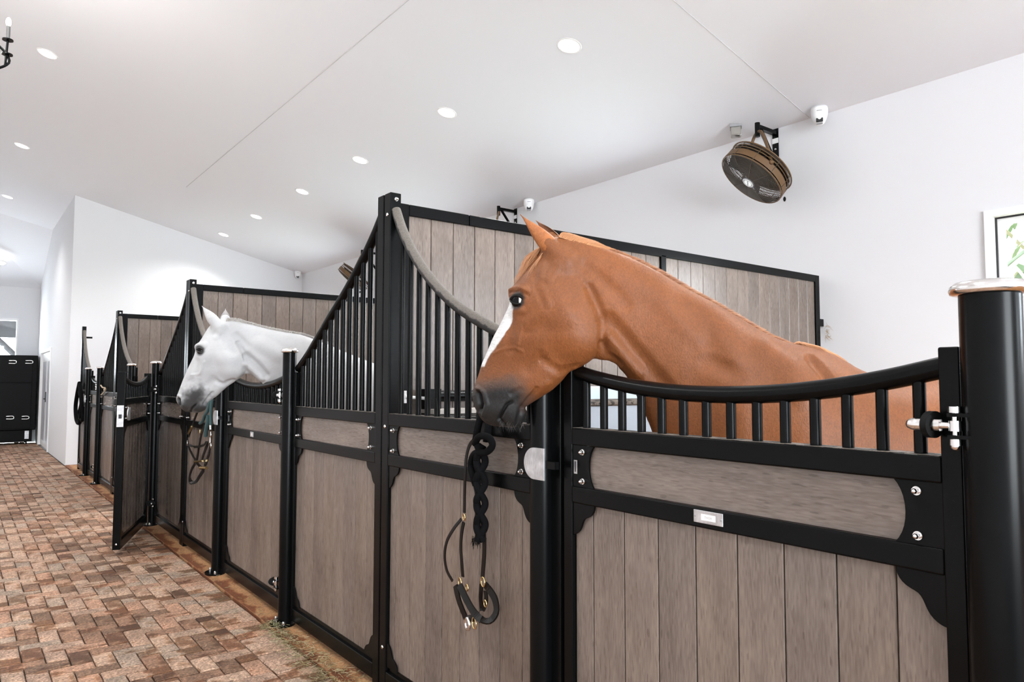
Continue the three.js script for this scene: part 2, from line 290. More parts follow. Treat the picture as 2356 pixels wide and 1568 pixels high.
// ------------------------------------------------------------------ stall fronts
// A panel is built in its own axes: its near end at the origin, running to -X; +Z is its aisle face (z from -0.06 to 0).
// Turned by -90 degrees it stands in the plane x = 0 with +X along world +z.
const PP = 0.133, PLANK_Y0 = 0.118, PLANK_Y1 = 1.065;
function plankG(w, h, t, ou, ov, across = false) {     // chamfered board, front at z = 0, from the origin to +w, +h
  const c = 0.0022, e = 0.0017, s = [[e, -c], [e + c, 0], [w - e - c, 0], [w - e, -c], [w - e, -t], [e, -t]], pos = [], uv = [];
  const put = (x, y, z) => { pos.push(x, y, z); across ? uv.push(y + ou, x + ov) : uv.push(x + ou, y + ov); };
  for (let k = 0; k < 6; k++) { const [xa, za] = s[k], [xb, zb] = s[(k + 1) % 6]; put(xa, 0, za); put(xb, 0, zb); put(xb, h, zb); put(xa, 0, za); put(xb, h, zb); put(xa, h, za); }
  for (const y of [0, h]) for (let k = 1; k < 5; k++) { const o = y ? [0, k, k + 1] : [0, k + 1, k]; for (const q of o) put(s[q][0], y, s[q][1]); }
  const g = new THREE.BufferGeometry(); g.setAttribute('position', new THREE.Float32BufferAttribute(pos, 3)); g.setAttribute('uv', new THREE.Float32BufferAttribute(uv, 2)); g.computeVertexNormals(); return g;
}
const plankCache = {};
function plankFor(w, h, t, k) { return plankCache[`${w.toFixed(3)}_${h.toFixed(3)}_${t}_${k}`] ??= plankG(w, h, t, k * 0.31, k * 0.47); }
// scalloped corner bracket: legs along +x and -y from the inner corner at the origin
const bracketShape = (w, h) => { const s = new THREE.Shape(); s.moveTo(0, 0); s.lineTo(w, 0); s.bezierCurveTo(w * 0.985, -h * 0.28, w * 0.80, -h * 0.36, w * 0.62, -h * 0.42); s.bezierCurveTo(w * 0.46, -h * 0.47, w * 0.44, -h * 0.62, w * 0.36, -h * 0.76); s.bezierCurveTo(w * 0.28, -h * 0.9, w * 0.14, -h * 0.98, 0, -h); s.lineTo(0, 0); return s; };
const bracketG = extrude(bracketShape(0.098, 0.105), 0.006, 0.0012, 6);
// plate over the end of the top board, its free edge a hollow arc
const plateG = (() => { const s = new THREE.Shape(); s.moveTo(0, 0); s.lineTo(0.098, 0); s.bezierCurveTo(0.066, 0.03, 0.066, 0.107, 0.098, 0.137); s.lineTo(0, 0.137); s.lineTo(0, 0); return extrude(s, 0.006, 0.001, 10); })();
const boltG = merge([(() => { const g = cylG(0.0095, 0.004, 16); g.rotateX(Math.PI / 2); g.translate(0, 0, 0.002); return g; })(), (() => { const g = hexG(0.0075, 0.008); g.rotateX(Math.PI / 2); g.translate(0, 0, 0.008); return g; })(), (() => { const g = new THREE.SphereGeometry(0.006, 10, 8); g.scale(1, 1, 1.2); g.translate(0, 0, 0.013); return g; })()]);
const screwG = (() => { const g = new THREE.SphereGeometry(0.009, 12, 8, 0, Math.PI * 2, 0, Math.PI / 2); g.scale(1, 0.55, 1); g.rotateX(Math.PI / 2); return g; })();
const barG = new THREE.CylinderGeometry(0.0133, 0.0133, 1, 12);
function curveY(pts) { // pts [[a, y]...] -> function of a, through the same spline that the tube follows
  const c = new THREE.CatmullRomCurve3(pts.map(([a, y]) => V3(-a, y, -0.03)), false, 'centripetal'), s = c.getPoints(200);
  return a => { for (let i = 1; i < s.length; i++) if (-s[i].x >= a) { const t = (a + s[i - 1].x) / (-s[i].x + s[i - 1].x || 1); return lerp(s[i - 1].y, s[i].y, clamp(t)); } return s[s.length - 1].y; };
}
// tube with dust lying along its upper side (a strip with a ragged outline)
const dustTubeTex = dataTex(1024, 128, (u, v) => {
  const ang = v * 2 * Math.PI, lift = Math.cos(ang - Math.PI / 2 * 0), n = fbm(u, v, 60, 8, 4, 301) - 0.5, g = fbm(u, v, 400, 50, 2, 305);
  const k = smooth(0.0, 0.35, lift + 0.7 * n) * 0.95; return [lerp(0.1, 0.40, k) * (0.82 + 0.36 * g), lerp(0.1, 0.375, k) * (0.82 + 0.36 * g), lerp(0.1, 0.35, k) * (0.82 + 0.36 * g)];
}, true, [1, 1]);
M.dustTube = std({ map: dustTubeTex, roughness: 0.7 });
function topTube(pts, r) {   // uv.y = 0 on the upper side
  const c = new THREE.CatmullRomCurve3(pts, false, 'centripetal'), n = 56, seg = 16, pos = [], nor = [], uv = [], idx = [];
  for (let i = 0; i <= n; i++) {
    const p = c.getPointAt(i / n), T = c.getTangentAt(i / n), B = V3(0, 0, 1), N = T.clone().cross(B).normalize(); if (N.y < 0) N.negate();
    for (let k = 0; k <= seg; k++) { const t = k / seg * 2 * Math.PI, d = N.clone().multiplyScalar(Math.cos(t)).addScaledVector(B, Math.sin(t)); pos.push(p.x + d.x * r, p.y + d.y * r, p.z + d.z * r); nor.push(d.x, d.y, d.z); uv.push(i / n, k / seg); }
    if (i) for (let k = 0; k < seg; k++) { const a = (i - 1) * (seg + 1) + k, b = a + seg + 1; idx.push(a, b, a + 1, b, b + 1, a + 1); }
  }
  const g = new THREE.BufferGeometry(); g.setAttribute('position', new THREE.Float32BufferAttribute(pos, 3)); g.setAttribute('normal', new THREE.Float32BufferAttribute(nor, 3)); g.setAttribute('uv', new THREE.Float32BufferAttribute(uv, 2)); g.setIndex(idx); return g;
}
function panel(o) {
  const { L, first = PP, curve, stiles = [0.04, 0.04], stileTop = [1.3, 1.3], dusty = true } = o, g = thing(o.name, o.label, o.category, o.at, o.turn ?? -Math.PI / 2, o.group);
  const s0 = stiles[0], s1 = stiles[1];
  if (s0) mesh('stile', rboxG(-s0, 0, 0.045, stileTop[0], -0.06, 0, 0.004), M.black, g);
  if (s1) mesh('stile', rboxG(-L, -L + s1, 0.045, stileTop[1], -0.06, 0, 0.004), M.black, g);
  const a0 = s0, a1 = L - s1;
  const rail = (n, y0, y1) => mesh(n, rboxG(-a1, -a0, y0, y1, -0.06, 0, 0.005), M.black, g);
  const tr = rail('top_rail', 1.240, 1.296); rail('middle_rail', 1.054, 1.108);
  const br = rail('bottom_rail', 0.045, 0.118); mesh('plank_channel', boxG(-a1, -a0, 0.117, 0.142, -0.052, -0.014), M.black, br);
  if (dusty) mesh('dust_layer', boxG(-a1 + 0.002, -a0 - 0.002, 1.2955, 1.2968, -0.056, -0.004), M.dusty, tr);
  // upright planks
  let a = a0, w = Math.min(first, a1 - a0), n = o.plankShift ?? 0;
  while (a < a1 - 0.004) { w = Math.min(w, a1 - a); mesh('plank', plankFor(w, PLANK_Y1 - PLANK_Y0, 0.03, n % 4), M.plank[(n * 7 + (n >> 2) * 3) % 4], g, [-a - w, PLANK_Y0, -0.018]); a += w; w = PP; n++; }
  mesh('joint_backing', boxG(-a1, -a0, PLANK_Y0, PLANK_Y1, -0.036, -0.03), M.core, g);  // dark backing sheet added so no light shows through the plank gaps
  // the lying board between middle and top rail
  const tb = mesh('top_board', (() => { const h = plankG(0.137, a1 - a0 - 0.01, 0.03, n * 0.3, n * 0.2); const m = new THREE.Matrix4().makeBasis(V3(0, 1, 0), V3(-1, 0, 0), V3(0, 0, 1)); h.applyMatrix4(m); return h; })(), M.plank[(n + 1) % 4], g, [-a0 - 0.005, 1.105, -0.016]);
  for (const [x, sx] of [[-a1, 1], [-a0, -1]]) {
    const p = mesh('end_plate', plateG, M.black, g, [x, 1.105, -0.012]); p.scale.x = sx;
    for (const y of [0.022, 0.115]) mesh('bolt', boltG, M.chrome, p, [0.05, y, 0.007]);
    for (const [y, sy] of [[1.056, 1], [0.14, -1]]) { const b = mesh('corner_bracket', bracketG, M.black, g, [x, y, -0.013]); b.scale.set(sx, sy, 1); }
  }
  // bars under the curved tube
  const cy = curveY(curve), r = o.tubeR ?? 0.0235;
  for (let b = o.bar0; b < a1 - 0.02; b += 0.0788) { const y1 = cy(b), m = mesh('bar', barG, M.black, g, [-b, (1.29 + y1) / 2, -0.03]); m.scale.y = y1 - 1.29; }
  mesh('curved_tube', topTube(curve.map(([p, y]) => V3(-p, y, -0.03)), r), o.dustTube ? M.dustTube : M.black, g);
  return g;
}
// heights of the curved tubes, read off the photograph
const swan = (L, rev) => { const p = [[0, 2.262], [0.07, 2.150], [0.19, 2.012], [0.355, 1.873], [0.53, 1.764], [0.69, 1.692], [0.82, 1.642], [0.95, 1.598], [1.09, 1.562]].map(([a, y]) => [a * L / 1.09, y]); return rev ? p.map(([a, y]) => [L - a, y]).reverse() : p; };
const swan2 = (L) => [[0, 2.262], [0.07, 2.19], [0.19, 2.085], [0.395, 1.934], [0.61, 1.797], [0.80, 1.672], [0.95, 1.578], [1.06, 1.52]].map(([a, y]) => [a * L / 1.06, y]);
const gateCurve = (L) => { const p = []; for (let i = 0; i <= 10; i++) { const t = i / 10, q = 2 * t - 1; p.push([0.04 + (L - 0.08) * t, 1.413 + 0.066 * Math.pow(Math.abs(q), 2.1)]); } return p; };

const POST_X = -0.01, TALL = [-3.075, -6.785, -10.38, -13.6];       // centres of the tall double posts
const HINGE = [-0.527, -4.25, -7.93, -11.5], LATCH = [-1.885, -5.655, -9.2, -12.6];
const tallLabel = ['tall black double post with bolts between the two horses', 'tall black double post beside the white horse\'s ears', 'tall black double post beyond the open gate', 'tall black post against the white end wall'];
for (let i = 0; i < 4; i++) {
  const t = thing('stall_post', tallLabel[i], 'post', [0, 0, TALL[i]]);
  const halves = i === 3 ? [[-0.03, 0.03]] : [[-0.065, -0.005], [0.005, 0.065]];
  for (const [a, b] of halves) mesh('square_tube', rboxG(0, 0.058, 0.012, i === 3 ? 2.335 : 2.347, a, b, 0.004), M.black, t);
  if (i < 3) { mesh('spacer', boxG(0.008, 0.05, 0.02, 2.33, -0.0055, 0.0055), M.black, t);
    for (const y of [2.243, 1.235, 0.22]) { const b = mesh('bolt_head', screwG, M.chrome, t, [0, y, 0.035]); b.rotation.y = -Math.PI / 2; }
    const n = mesh('cap_nut', boltG, M.chrome, t, [0.03, 2.315, 0.065]); }
  else mesh('wall_clip', boxG(0.058, 0.15, 2.14, 2.17, -0.006, 0.006), M.black, t);
}
// round gate posts
const capG = new THREE.LatheGeometry([[0, 0.03], [0.03, 0.0285], [0.044, 0.025], [0.0505, 0.018], [0.0525, 0.01], [0.0505, 0.002], [0.045, 0], [0.036, 0]].map(([r, y]) => new THREE.Vector2(r, y)), 40);
const hn = ['chestnut horse\'s gate', 'white horse\'s gate', 'open gate', 'farthest gate'];
function roundPost(z, label, R = 0.04) {
  const t = thing('gate_post', label, 'post', [POST_X, 0, z]);
  mesh('pole', (() => { const g = cylG(R, 1.61, 32); g.translate(0, 0.805 + 0.012, 0); return g; })(), M.black, t);
  mesh('post_cap', capG, M.chrome, t, [0, 1.618, 0]).scale.set(R / 0.04, 1, R / 0.04);
  const f = mesh('base_flange', (() => { const g = cylG(0.085, 0.012, 32); g.scale(0.85, 1, 1); g.translate(-0.012, 0.018, 0); return g; })(), M.black, t);
  for (const a of [-0.062, 0.062]) mesh('anchor_bolt', (() => { const g = merge([hexG(0.011, 0.01), (() => { const s = new THREE.SphereGeometry(0.008, 10, 8); s.translate(0, 0.008, 0); return s; })()]); g.translate(-0.03, 0.029, a); return g; })(), M.chrome, f);
  return t;
}
const strikeBar = () => mesh('stop_bar', rboxG(0.012, 0.05, 0.05, 1.5, 0.03, 0.082, 0.004), M.black, roundPostLast);
let roundPostLast;
for (let i = 0; i < 4; i++) {
  roundPost(HINGE[i], `round black post with chrome cap carrying the hinges of the ${hn[i]}`, i ? 0.04 : 0.0535);
  roundPostLast = roundPost(LATCH[i], `round black post with chrome cap on the latch side of the ${hn[i]}`); strikeBar();
}
// fixed panels: near side (tall post -> hinge post) and far side (latch post -> tall post) of each opening
{
  const zl = LATCH[0] - 0.045, zt = TALL[0] + 0.065, L = zl - zt;
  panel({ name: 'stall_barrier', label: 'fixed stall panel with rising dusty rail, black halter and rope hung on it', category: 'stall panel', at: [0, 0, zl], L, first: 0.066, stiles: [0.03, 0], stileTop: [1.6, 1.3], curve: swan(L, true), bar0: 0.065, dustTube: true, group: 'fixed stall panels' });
}
const nearLabels = ['fixed stall panel with falling black rail beside the white horse\'s neck', 'fixed dark shiny stall panel behind the white horse\'s nose', 'fixed stall panel with a knotted rope end, beyond the open gate'];
const farLabels = ['fixed stall panel below the white horse\'s muzzle, hung with halter and green rope', 'narrow bright stall panel between the open gate and its tall post', 'last fixed stall panel touching the white end wall'];
for (let i = 0; i < 3; i++) {
  const z0 = TALL[i] - 0.065, z1 = HINGE[i + 1] + 0.045, L = z0 - z1;
  panel({ name: 'stall_barrier', label: nearLabels[i], category: 'stall panel', at: [0, 0, z0], L, first: 0.11, plankShift: i, stiles: [0, 0.03], stileTop: [1.3, 1.5], curve: swan2(L), bar0: 0.05, group: 'fixed stall panels' });
  const y0 = LATCH[i + 1] - 0.045, y1 = TALL[i + 1] + (i === 2 ? 0.03 : 0.065), K = y0 - y1;
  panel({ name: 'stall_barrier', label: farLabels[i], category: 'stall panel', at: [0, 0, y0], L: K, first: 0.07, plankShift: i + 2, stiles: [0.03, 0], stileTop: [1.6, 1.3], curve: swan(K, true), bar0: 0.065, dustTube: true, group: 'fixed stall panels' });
}
// gates
function hinge(parent, y, sx = 0.0) {   // eye bolt through the stile, carried between two tabs of the post; x = 0 is the post side of the gate
  const h = new THREE.Group(); h.name = 'hinge'; h.position.set(0, y, 0.034); parent.add(h);
  mesh('washer', (() => { const g = cylG(0.034, 0.012, 24); g.scale(0.8, 1, 1.35); g.rotateZ(Math.PI / 2); g.translate(-0.042, 0, -0.004); return g; })(), M.rubber, h);
  mesh('eye_bolt', merge([rod(V3(-0.075, 0, 0.012), V3(0.002, 0, 0.012), 0.007), (() => { const g = cylG(0.012, 0.02, 16); g.translate(0.006, 0, 0.012); return g; })()]), M.chrome, h);
  const nut = (r, x, y, along) => { const g = hexG(r, 0.012); if (along) g.rotateZ(Math.PI / 2); mesh('nut', g, M.chrome, h, [x, y, 0.012]); };
  nut(0.013, -0.056, 0, true); nut(0.013, -0.026, 0, true); nut(0.013, 0.006, 0.032, false); nut(0.0125, 0.006, -0.032, false);
  mesh('cap_nut', (() => { const g = new THREE.SphereGeometry(0.0125, 14, 10); g.scale(1.5, 1, 1); return g; })(), M.chrome, h, [-0.068, 0, 0.012]);
  mesh('hinge_pin', merge([rod(V3(0.006, -0.034, 0.012), V3(0.006, 0.03, 0.012), 0.006), (() => { const g = new THREE.SphereGeometry(0.009, 12, 8); g.translate(0.006, -0.04, 0.012); return g; })()]), M.chrome, h);
  for (const y of [0.0215, -0.0215]) mesh('tab', boxG(-0.004, 0.05, y - 0.0035, y + 0.0035, -0.012, 0.024), M.black, h);
}
const halfMoon = (() => { const s = new THREE.Shape(); s.moveTo(0, -0.052); s.lineTo(0, 0.052); s.absarc(-0.052, 0, 0.052, Math.PI / 2, Math.PI * 1.5, false); s.lineTo(0, -0.052); return extrude(s, 0.005, 0.001, 20); })();
const scuffTex = dataTex(256, 256, (u, v) => { const k = 0.8 + 0.12 * (fbm(u, v, 50, 8, 3, 401) - 0.5) + 0.2 * (fbm(u, v, 6, 6, 3, 405) - 0.5); return [k, k, k * 1.01]; }, true, [8, 8]);
M.brushed = std({ map: scuffTex, metalness: 0.85, roughness: 0.42 });
function gate(i, label, o = {}) {
  const zh = HINGE[i] - 0.062, L = o.L ?? HINGE[i] - LATCH[i] - 0.062 - 0.1;
  const g = panel({ name: 'stall_gate', label, category: 'gate', at: o.at ?? [0, 0, zh], turn: o.turn, L, first: o.first ?? 0.104, plankShift: i, stileTop: [1.52, 1.52], curve: gateCurve(L), bar0: 0.09, group: undefined, dusty: true });
  hinge(g, 1.362); hinge(g, 0.24);
  const lt = new THREE.Group(); lt.name = 'latch'; lt.position.set(-L, 1.172, 0); g.add(lt);
  mesh('half_moon_plate', halfMoon, M.brushed, lt, [-0.038 + 0.0, 0, 0.048]);
  mesh('latch_arm', boxG(-0.05, 0.012, -0.012, 0.012, 0.03, 0.048), M.black, lt);
  mesh('bolt_slot', boxG(0.046, 0.062, -0.024, 0.02, -0.0135, -0.0045), M.steel, lt);
  mesh('slot_shadow_gap', boxG(0.0515, 0.0555, -0.018, 0.016, -0.0045, -0.0035), M.darkgap, lt);
  return g;
}
const gA = gate(0, 'closed stall gate with dipped top rail in front of the chestnut horse');
const gB = gate(1, 'closed stall gate under the white horse\'s neck, small name plate on its rail');
const free = [onY(276, 1262, 0.045), null], hc = V3(0, 0, HINGE[2] + 0.06);
{ const d = free[0].clone().sub(V3(-0.05, 0.045, HINGE[2])), ang = Math.atan2(-d.x, d.z); // swung out and folded back towards its panel
  const gC = gate(2, 'open stall gate swung out over the bricks, strike plate on its edge', { L: 1.2, at: [-0.06, 0, HINGE[2] + 0.05], turn: 0 });
  gC.rotation.y = Math.atan2(-d.z, d.x) + Math.PI; // its -X axis points along d
  mesh('strike_plate', merge([rboxG(-0.004, 0, 1.06, 1.24, -0.056, -0.004, 0.0015)]), M.brushed, gC, [-1.2, 0, 0]);
  mesh('strike_slot', boxG(-0.0052, -0.004, 1.13, 1.165, -0.042, -0.018), M.darkgap, gC, [-1.2, 0, 0]);
  mesh('edge_bolt', (() => { const g = screwG.clone(); g.rotateY(-Math.PI / 2); return g; })(), M.chrome, gC, [-1.2, 0.09, -0.03]);
}
gate(3, 'closed far stall gate beside the white end wall');
// name plates
function namePlate(parent, a, text, w, label) {
  const c = document.createElement('canvas'); c.width = 256; c.height = 96; const x = c.getContext('2d');
  x.fillStyle = '#eceae8'; x.fillRect(0, 0, 256, 96); x.fillStyle = '#8a888c'; x.font = '50px sans-serif'; x.textAlign = 'center'; x.textBaseline = 'middle'; x.fillText(text, 126, 50);
  const t = new THREE.CanvasTexture(c); t.colorSpace = THREE.SRGBColorSpace; t.magFilter = THREE.LinearFilter;
  const p = mesh('name_plate', rboxG(-w / 2, w / 2, -0.017, 0.017, 0, 0.003, 0.0025), M.brushed, parent, [-a, 1.085, 0]);
  p.userData.label = label;
  const q = mesh('paper_label', new THREE.PlaneGeometry(w * 0.5, 0.0165), std({ map: t, roughness: 0.6 }), p, [0.002, 0, 0.0036]);
  for (const s of [-1, 1]) mesh('screw', screwG.clone().scale(0.3, 0.3, 0.3), M.grey, p, [s * w * 0.44, 0, 0.003]);
}
{ const p0 = onX(1630, 1190, 0); namePlate(gA, HINGE[0] - 0.062 - p0.z, 'THOR', 0.094, 'small metal name plate with a white paper label'); }
{ const p0 = onX(580, 994, 0); namePlate(gB, HINGE[1] - 0.062 - p0.z, '', 0.06, 'small metal name plate'); }

// ------------------------------------------------------------------ dividers between the stalls
const divLabel = ['plank divider wall behind the chestnut horse, black frame', 'plank divider wall behind the white horse, black frame', 'plank divider wall beyond the open gate, black frame'];
for (let i = 0; i < 3; i++) {
  const t = thing('stall_divider', divLabel[i], 'divider', [0, 0, TALL[i]], 0, 'plank dividers between stalls'), x0 = 0.062, x1 = 3.93, zf = 0.03;
  const tube2 = (n, a, b, c, d, z0 = -zf, z1 = zf) => mesh(n, rboxG(a, b, c, d, z0, z1, 0.004), M.black, t);
  tube2('upright', x0, 0.124, 0.02, 2.312); tube2('upright', 3.872, x1, 0.02, 2.312); tube2('upright', 1.985, 2.035, 0.06, 2.27);
  tube2('top_rail', 0.125, 0.477, 2.256, 2.312); tube2('top_rail', 0.482, 3.871, 2.256, 2.312); tube2('bottom_rail', 0.125, 3.871, 0.02, 0.08);
  let n = i; for (const [a, b] of [[0.124, 1.985], [2.035, 3.872]]) for (let x = a; x < b - 0.01; x += PP, n++) { const w = Math.min(PP, b - x); mesh('plank', plankFor(w, 2.18, 0.032, n % 4), M.plank[(n * 5 + (n >> 2)) % 4], t, [x, 0.078, 0.016]); }
  mesh('joint_backing', boxG(0.12, 3.88, 0.078, 2.256, -0.003, 0.003), M.core, t);  // added dark sheet inside the divider, blocks light between its planks
  mesh('wall_bracket', boxG(x1, WALL_X, 1.9, 1.96, -0.02, 0.02), M.black, t);
}
// ------------------------------------------------------------------ ceiling downlights
const ledMat = std({ color: rgb(0.9, 0.9, 0.9), emissive: rgb(1, 0.985, 0.96), emissiveIntensity: 5.0, roughness: 0.5 });
const slopeQ = (x) => new THREE.Quaternion().setFromAxisAngle(V3(0, 0, 1), x < RIDGE_X ? Math.atan(PITCH) : -Math.atan(PITCH));
const ringG = new THREE.LatheGeometry([[0.078, 0.004], [0.082, -0.004], [0.096, -0.006], [0.102, -0.002], [0.103, 0.003]].map(([r, y]) => new THREE.Vector2(r, y)), 36);
const discG = (() => { const g = cylG(0.08, 0.006, 36); return g; })();
function downlight(x, z, inside, label, group) {
  const y = ceilY(x), t = thing('ceiling_light', label, 'ceiling light', [x, y, z], 0, group);
  t.quaternion.copy(slopeQ(x));
  mesh('trim_ring', ringG, M.white, t); mesh('glowing_lens', discG, ledMat, t, [0, -0.003, 0]);
  const n = V3(0, -1, 0).applyQuaternion(t.quaternion);
  const l = new THREE.SpotLight(rgb(1, 1, 0.99), inside, 0, 1.15, 0.6, 2); l.position.set(x, y, z).addScaledVector(n, 0.02); l.target.position.copy(l.position).add(n); l.castShadow = true; l.shadow.radius = 4; l.shadow.mapSize.set(512, 512); l.name = 'downlight_beam';
  scene.add(l, l.target);
}
const rowZ = [-4.11, -5.91, -7.85, -9.68, -11.64, -13.45];
const rowL = ['recessed downlight over the white horse\'s stall, next to the chestnut\'s divider', 'recessed downlight over the white horse\'s stall, next to its far divider', 'recessed downlight over the open-gated stall, next to the white horse\'s divider', 'recessed downlight over the open-gated stall, next to its far divider', 'recessed downlight over the last stall, next to the open-gated stall', 'recessed downlight over the last stall, next to the white end wall'];
rowZ.forEach((z, i) => downlight(2.155, z, 13, rowL[i], 'downlights over the stalls'));
for (const [z, l] of [[-8.8, 'recessed downlight over the brick aisle beside the chandelier'], [-12.54, 'recessed downlight over the brick aisle before the white end wall\'s corner'], [-16.23, 'recessed downlight over the aisle beside the tack room door wall']]) downlight(-0.97, z, 13, l, 'downlights over the aisle');
for (const z of [-2.24, -0.4]) downlight(2.155, z, 13, 'round recessed downlight over the chestnut horse\'s stall, above the picture', 'downlights behind the view');
for (const z of [-5.07, -1.35, 2.4]) downlight(-0.97, z, 13, 'round recessed downlight over the near aisle, above the picture', 'downlights behind the view');
for (const z of [-16.23, -12.54, -8.8, -5.07, -1.35, 2.4]) downlight(-2.93, z, 13, 'round recessed downlight on the far slope of the ceiling', 'downlights on the other slope');
{ // light in the sloping piece of ceiling at the far end
  const p = onPlane(2, 604, V3(0, ceilY(-0.07), CREASE_Z), V3(0, (FAR_Z - 0.2 - CREASE_Z), -(FAR_TOP - ceilY(-0.07))).normalize());
  const t = thing('ceiling_light', 'round recessed downlight in the ceiling piece that falls to the far wall', 'ceiling light', [p.x, p.y - 0.004, p.z]); t.rotation.x = -Math.atan2(ceilY(-0.07) - FAR_TOP, CREASE_Z - FAR_Z + 0.2);
  mesh('trim_ring', ringG, M.white, t); mesh('glowing_lens', discG, ledMat, t, [0, -0.003, 0]);
}
// ------------------------------------------------------------------ horses
// Each horse is one skin: outlines of the head and of the neck and body, taken in the animal's own middle plane, are
// swollen to their real width (Poisson inflation), joined smoothly with the legs, meshed, then modelled with muscles, eye sockets and nostrils.
function closedSpline(pts, n) { const c = new THREE.CatmullRomCurve3(pts.map(([a, b]) => V3(a, b, 0)), true, 'centripetal'); return c.getPoints(n).slice(0, n).map(p => [p.x, p.y]); }
class Plate {
  constructor(pts, h, n = 260) {
    const P = closedSpline(pts, n), xs = P.map(p => p[0]), ys = P.map(p => p[1]), pad = 5 * h;
    this.h = h; this.x0 = Math.min(...xs) - pad; this.y0 = Math.min(...ys) - pad; this.nx = Math.ceil((Math.max(...xs) + pad - this.x0) / h) + 1; this.ny = Math.ceil((Math.max(...ys) + pad - this.y0) / h) + 1; this.P = P;
    const { nx, ny } = this, d = new Float32Array(nx * ny), f = new Float32Array(nx * ny);
    for (let j = 0; j < ny; j++) for (let i = 0; i < nx; i++) d[j * nx + i] = this.sd(this.x0 + i * h, this.y0 + j * h);
    const D = 1, st = [-1, 1, -nx, nx];
    for (let it = 0; it < 420; it++) for (let j = 1; j < ny - 1; j++) for (let i = 1; i < nx - 1; i++) {
      const q = j * nx + i; if (d[q] <= 0) continue; let s = h * h, den = 4;
      for (const o of st) { const r = q + o; if (d[r] > 0) s += f[r]; else den -= Math.max(d[r] / d[q], -2); }
      f[q] += 1.75 * (s / den - f[q]); if (f[q] < 0) f[q] = 0;
    }
    for (let q = 0; q < nx * ny; q++) if (d[q] <= 0) f[q] = d[q] * 0.09;      // outside: keeps falling
    for (let it = 0; it < 3; it++) for (let j = 1; j < ny - 1; j++) for (let i = 1; i < nx - 1; i++) { const q = j * nx + i; if (d[q] > 0 || d[q] < -2.2 * h) continue; let a = 0, n2 = 0; for (const o of [...st, -nx - 1, -nx + 1, nx - 1, nx + 1]) { const r = q + o; if (d[r] > 0.25 * h) { a += f[r] / d[r]; n2++; } } if (n2) f[q] = d[q] * a / n2; }
    this.f = f; this.d = d;
  }
  sd(x, y) { let m = 1e9, inside = false; const P = this.P; for (let i = 0, j = P.length - 1; i < P.length; j = i++) { const [ax, ay] = P[j], [bx, by] = P[i], ex = bx - ax, ey = by - ay, t = clamp(((x - ax) * ex + (y - ay) * ey) / (ex * ex + ey * ey || 1)), dx = x - ax - t * ex, dy = y - ay - t * ey, q = dx * dx + dy * dy; if (q < m) m = q; if ((ay > y) !== (by > y) && x < ex * (y - ay) / ey + ax) inside = !inside; } return Math.sqrt(m) * (inside ? 1 : -1); }
  at(x, y, a = this.f) { const u = clamp((x - this.x0) / this.h, 0, this.nx - 1.001), v = clamp((y - this.y0) / this.h, 0, this.ny - 1.001), i = u | 0, j = v | 0, p = u - i, q = v - j, k = j * this.nx + i; const val = (a[k] * (1 - p) + a[k + 1] * p) * (1 - q) + (a[k + this.nx] * (1 - p) + a[k + this.nx + 1] * p) * q; const ox = Math.max(this.x0 - x, 0, x - this.x0 - (this.nx - 1) * this.h), oy = Math.max(this.y0 - y, 0, y - this.y0 - (this.ny - 1) * this.h); return val - 0.09 * Math.hypot(ox, oy); }
  field(x, y, w, c) { const e = this.h, p = this.at(x, y), gx = (this.at(x + e, y) - this.at(x - e, y)) / (2 * e), gy = (this.at(x, y + e) - this.at(x, y - e)) / (2 * e); return (2 * p - w * w / (c * c)) / Math.sqrt(4 * (gx * gx + gy * gy) + 4 * w * w / (c * c * c * c) + 0.0015); }
}
const smax = (a, b, k) => { const h = clamp(0.5 + 0.5 * (a - b) / k); return lerp(b, a, h) + k * h * (1 - h); };
const table = (t) => x => { if (x <= t[0][0]) return t[0][1]; for (let i = 1; i < t.length; i++) if (x <= t[i][0]) { const k = smooth(t[i - 1][0], t[i][0], x); return lerp(t[i - 1][1], t[i][1], k); } return t[t.length - 1][1]; };
function cone(p, a, b, ra, rb) { const bx = b[0] - a[0], by = b[1] - a[1], bz = b[2] - a[2], t = clamp(((p[0] - a[0]) * bx + (p[1] - a[1]) * by + (p[2] - a[2]) * bz) / (bx * bx + by * by + bz * bz)); return lerp(ra, rb, t) - Math.hypot(p[0] - a[0] - t * bx, p[1] - a[1] - t * by, p[2] - a[2] - t * bz); }
function axisLines(list) { const o = []; for (const [a, b, h] of list) { const n = Math.max(1, Math.round((b - a) / h)); for (let i = 0; i < n; i++) o.push(a + (b - a) * i / n); } o.push(list[list.length - 1][1]); return Float64Array.from(o); }
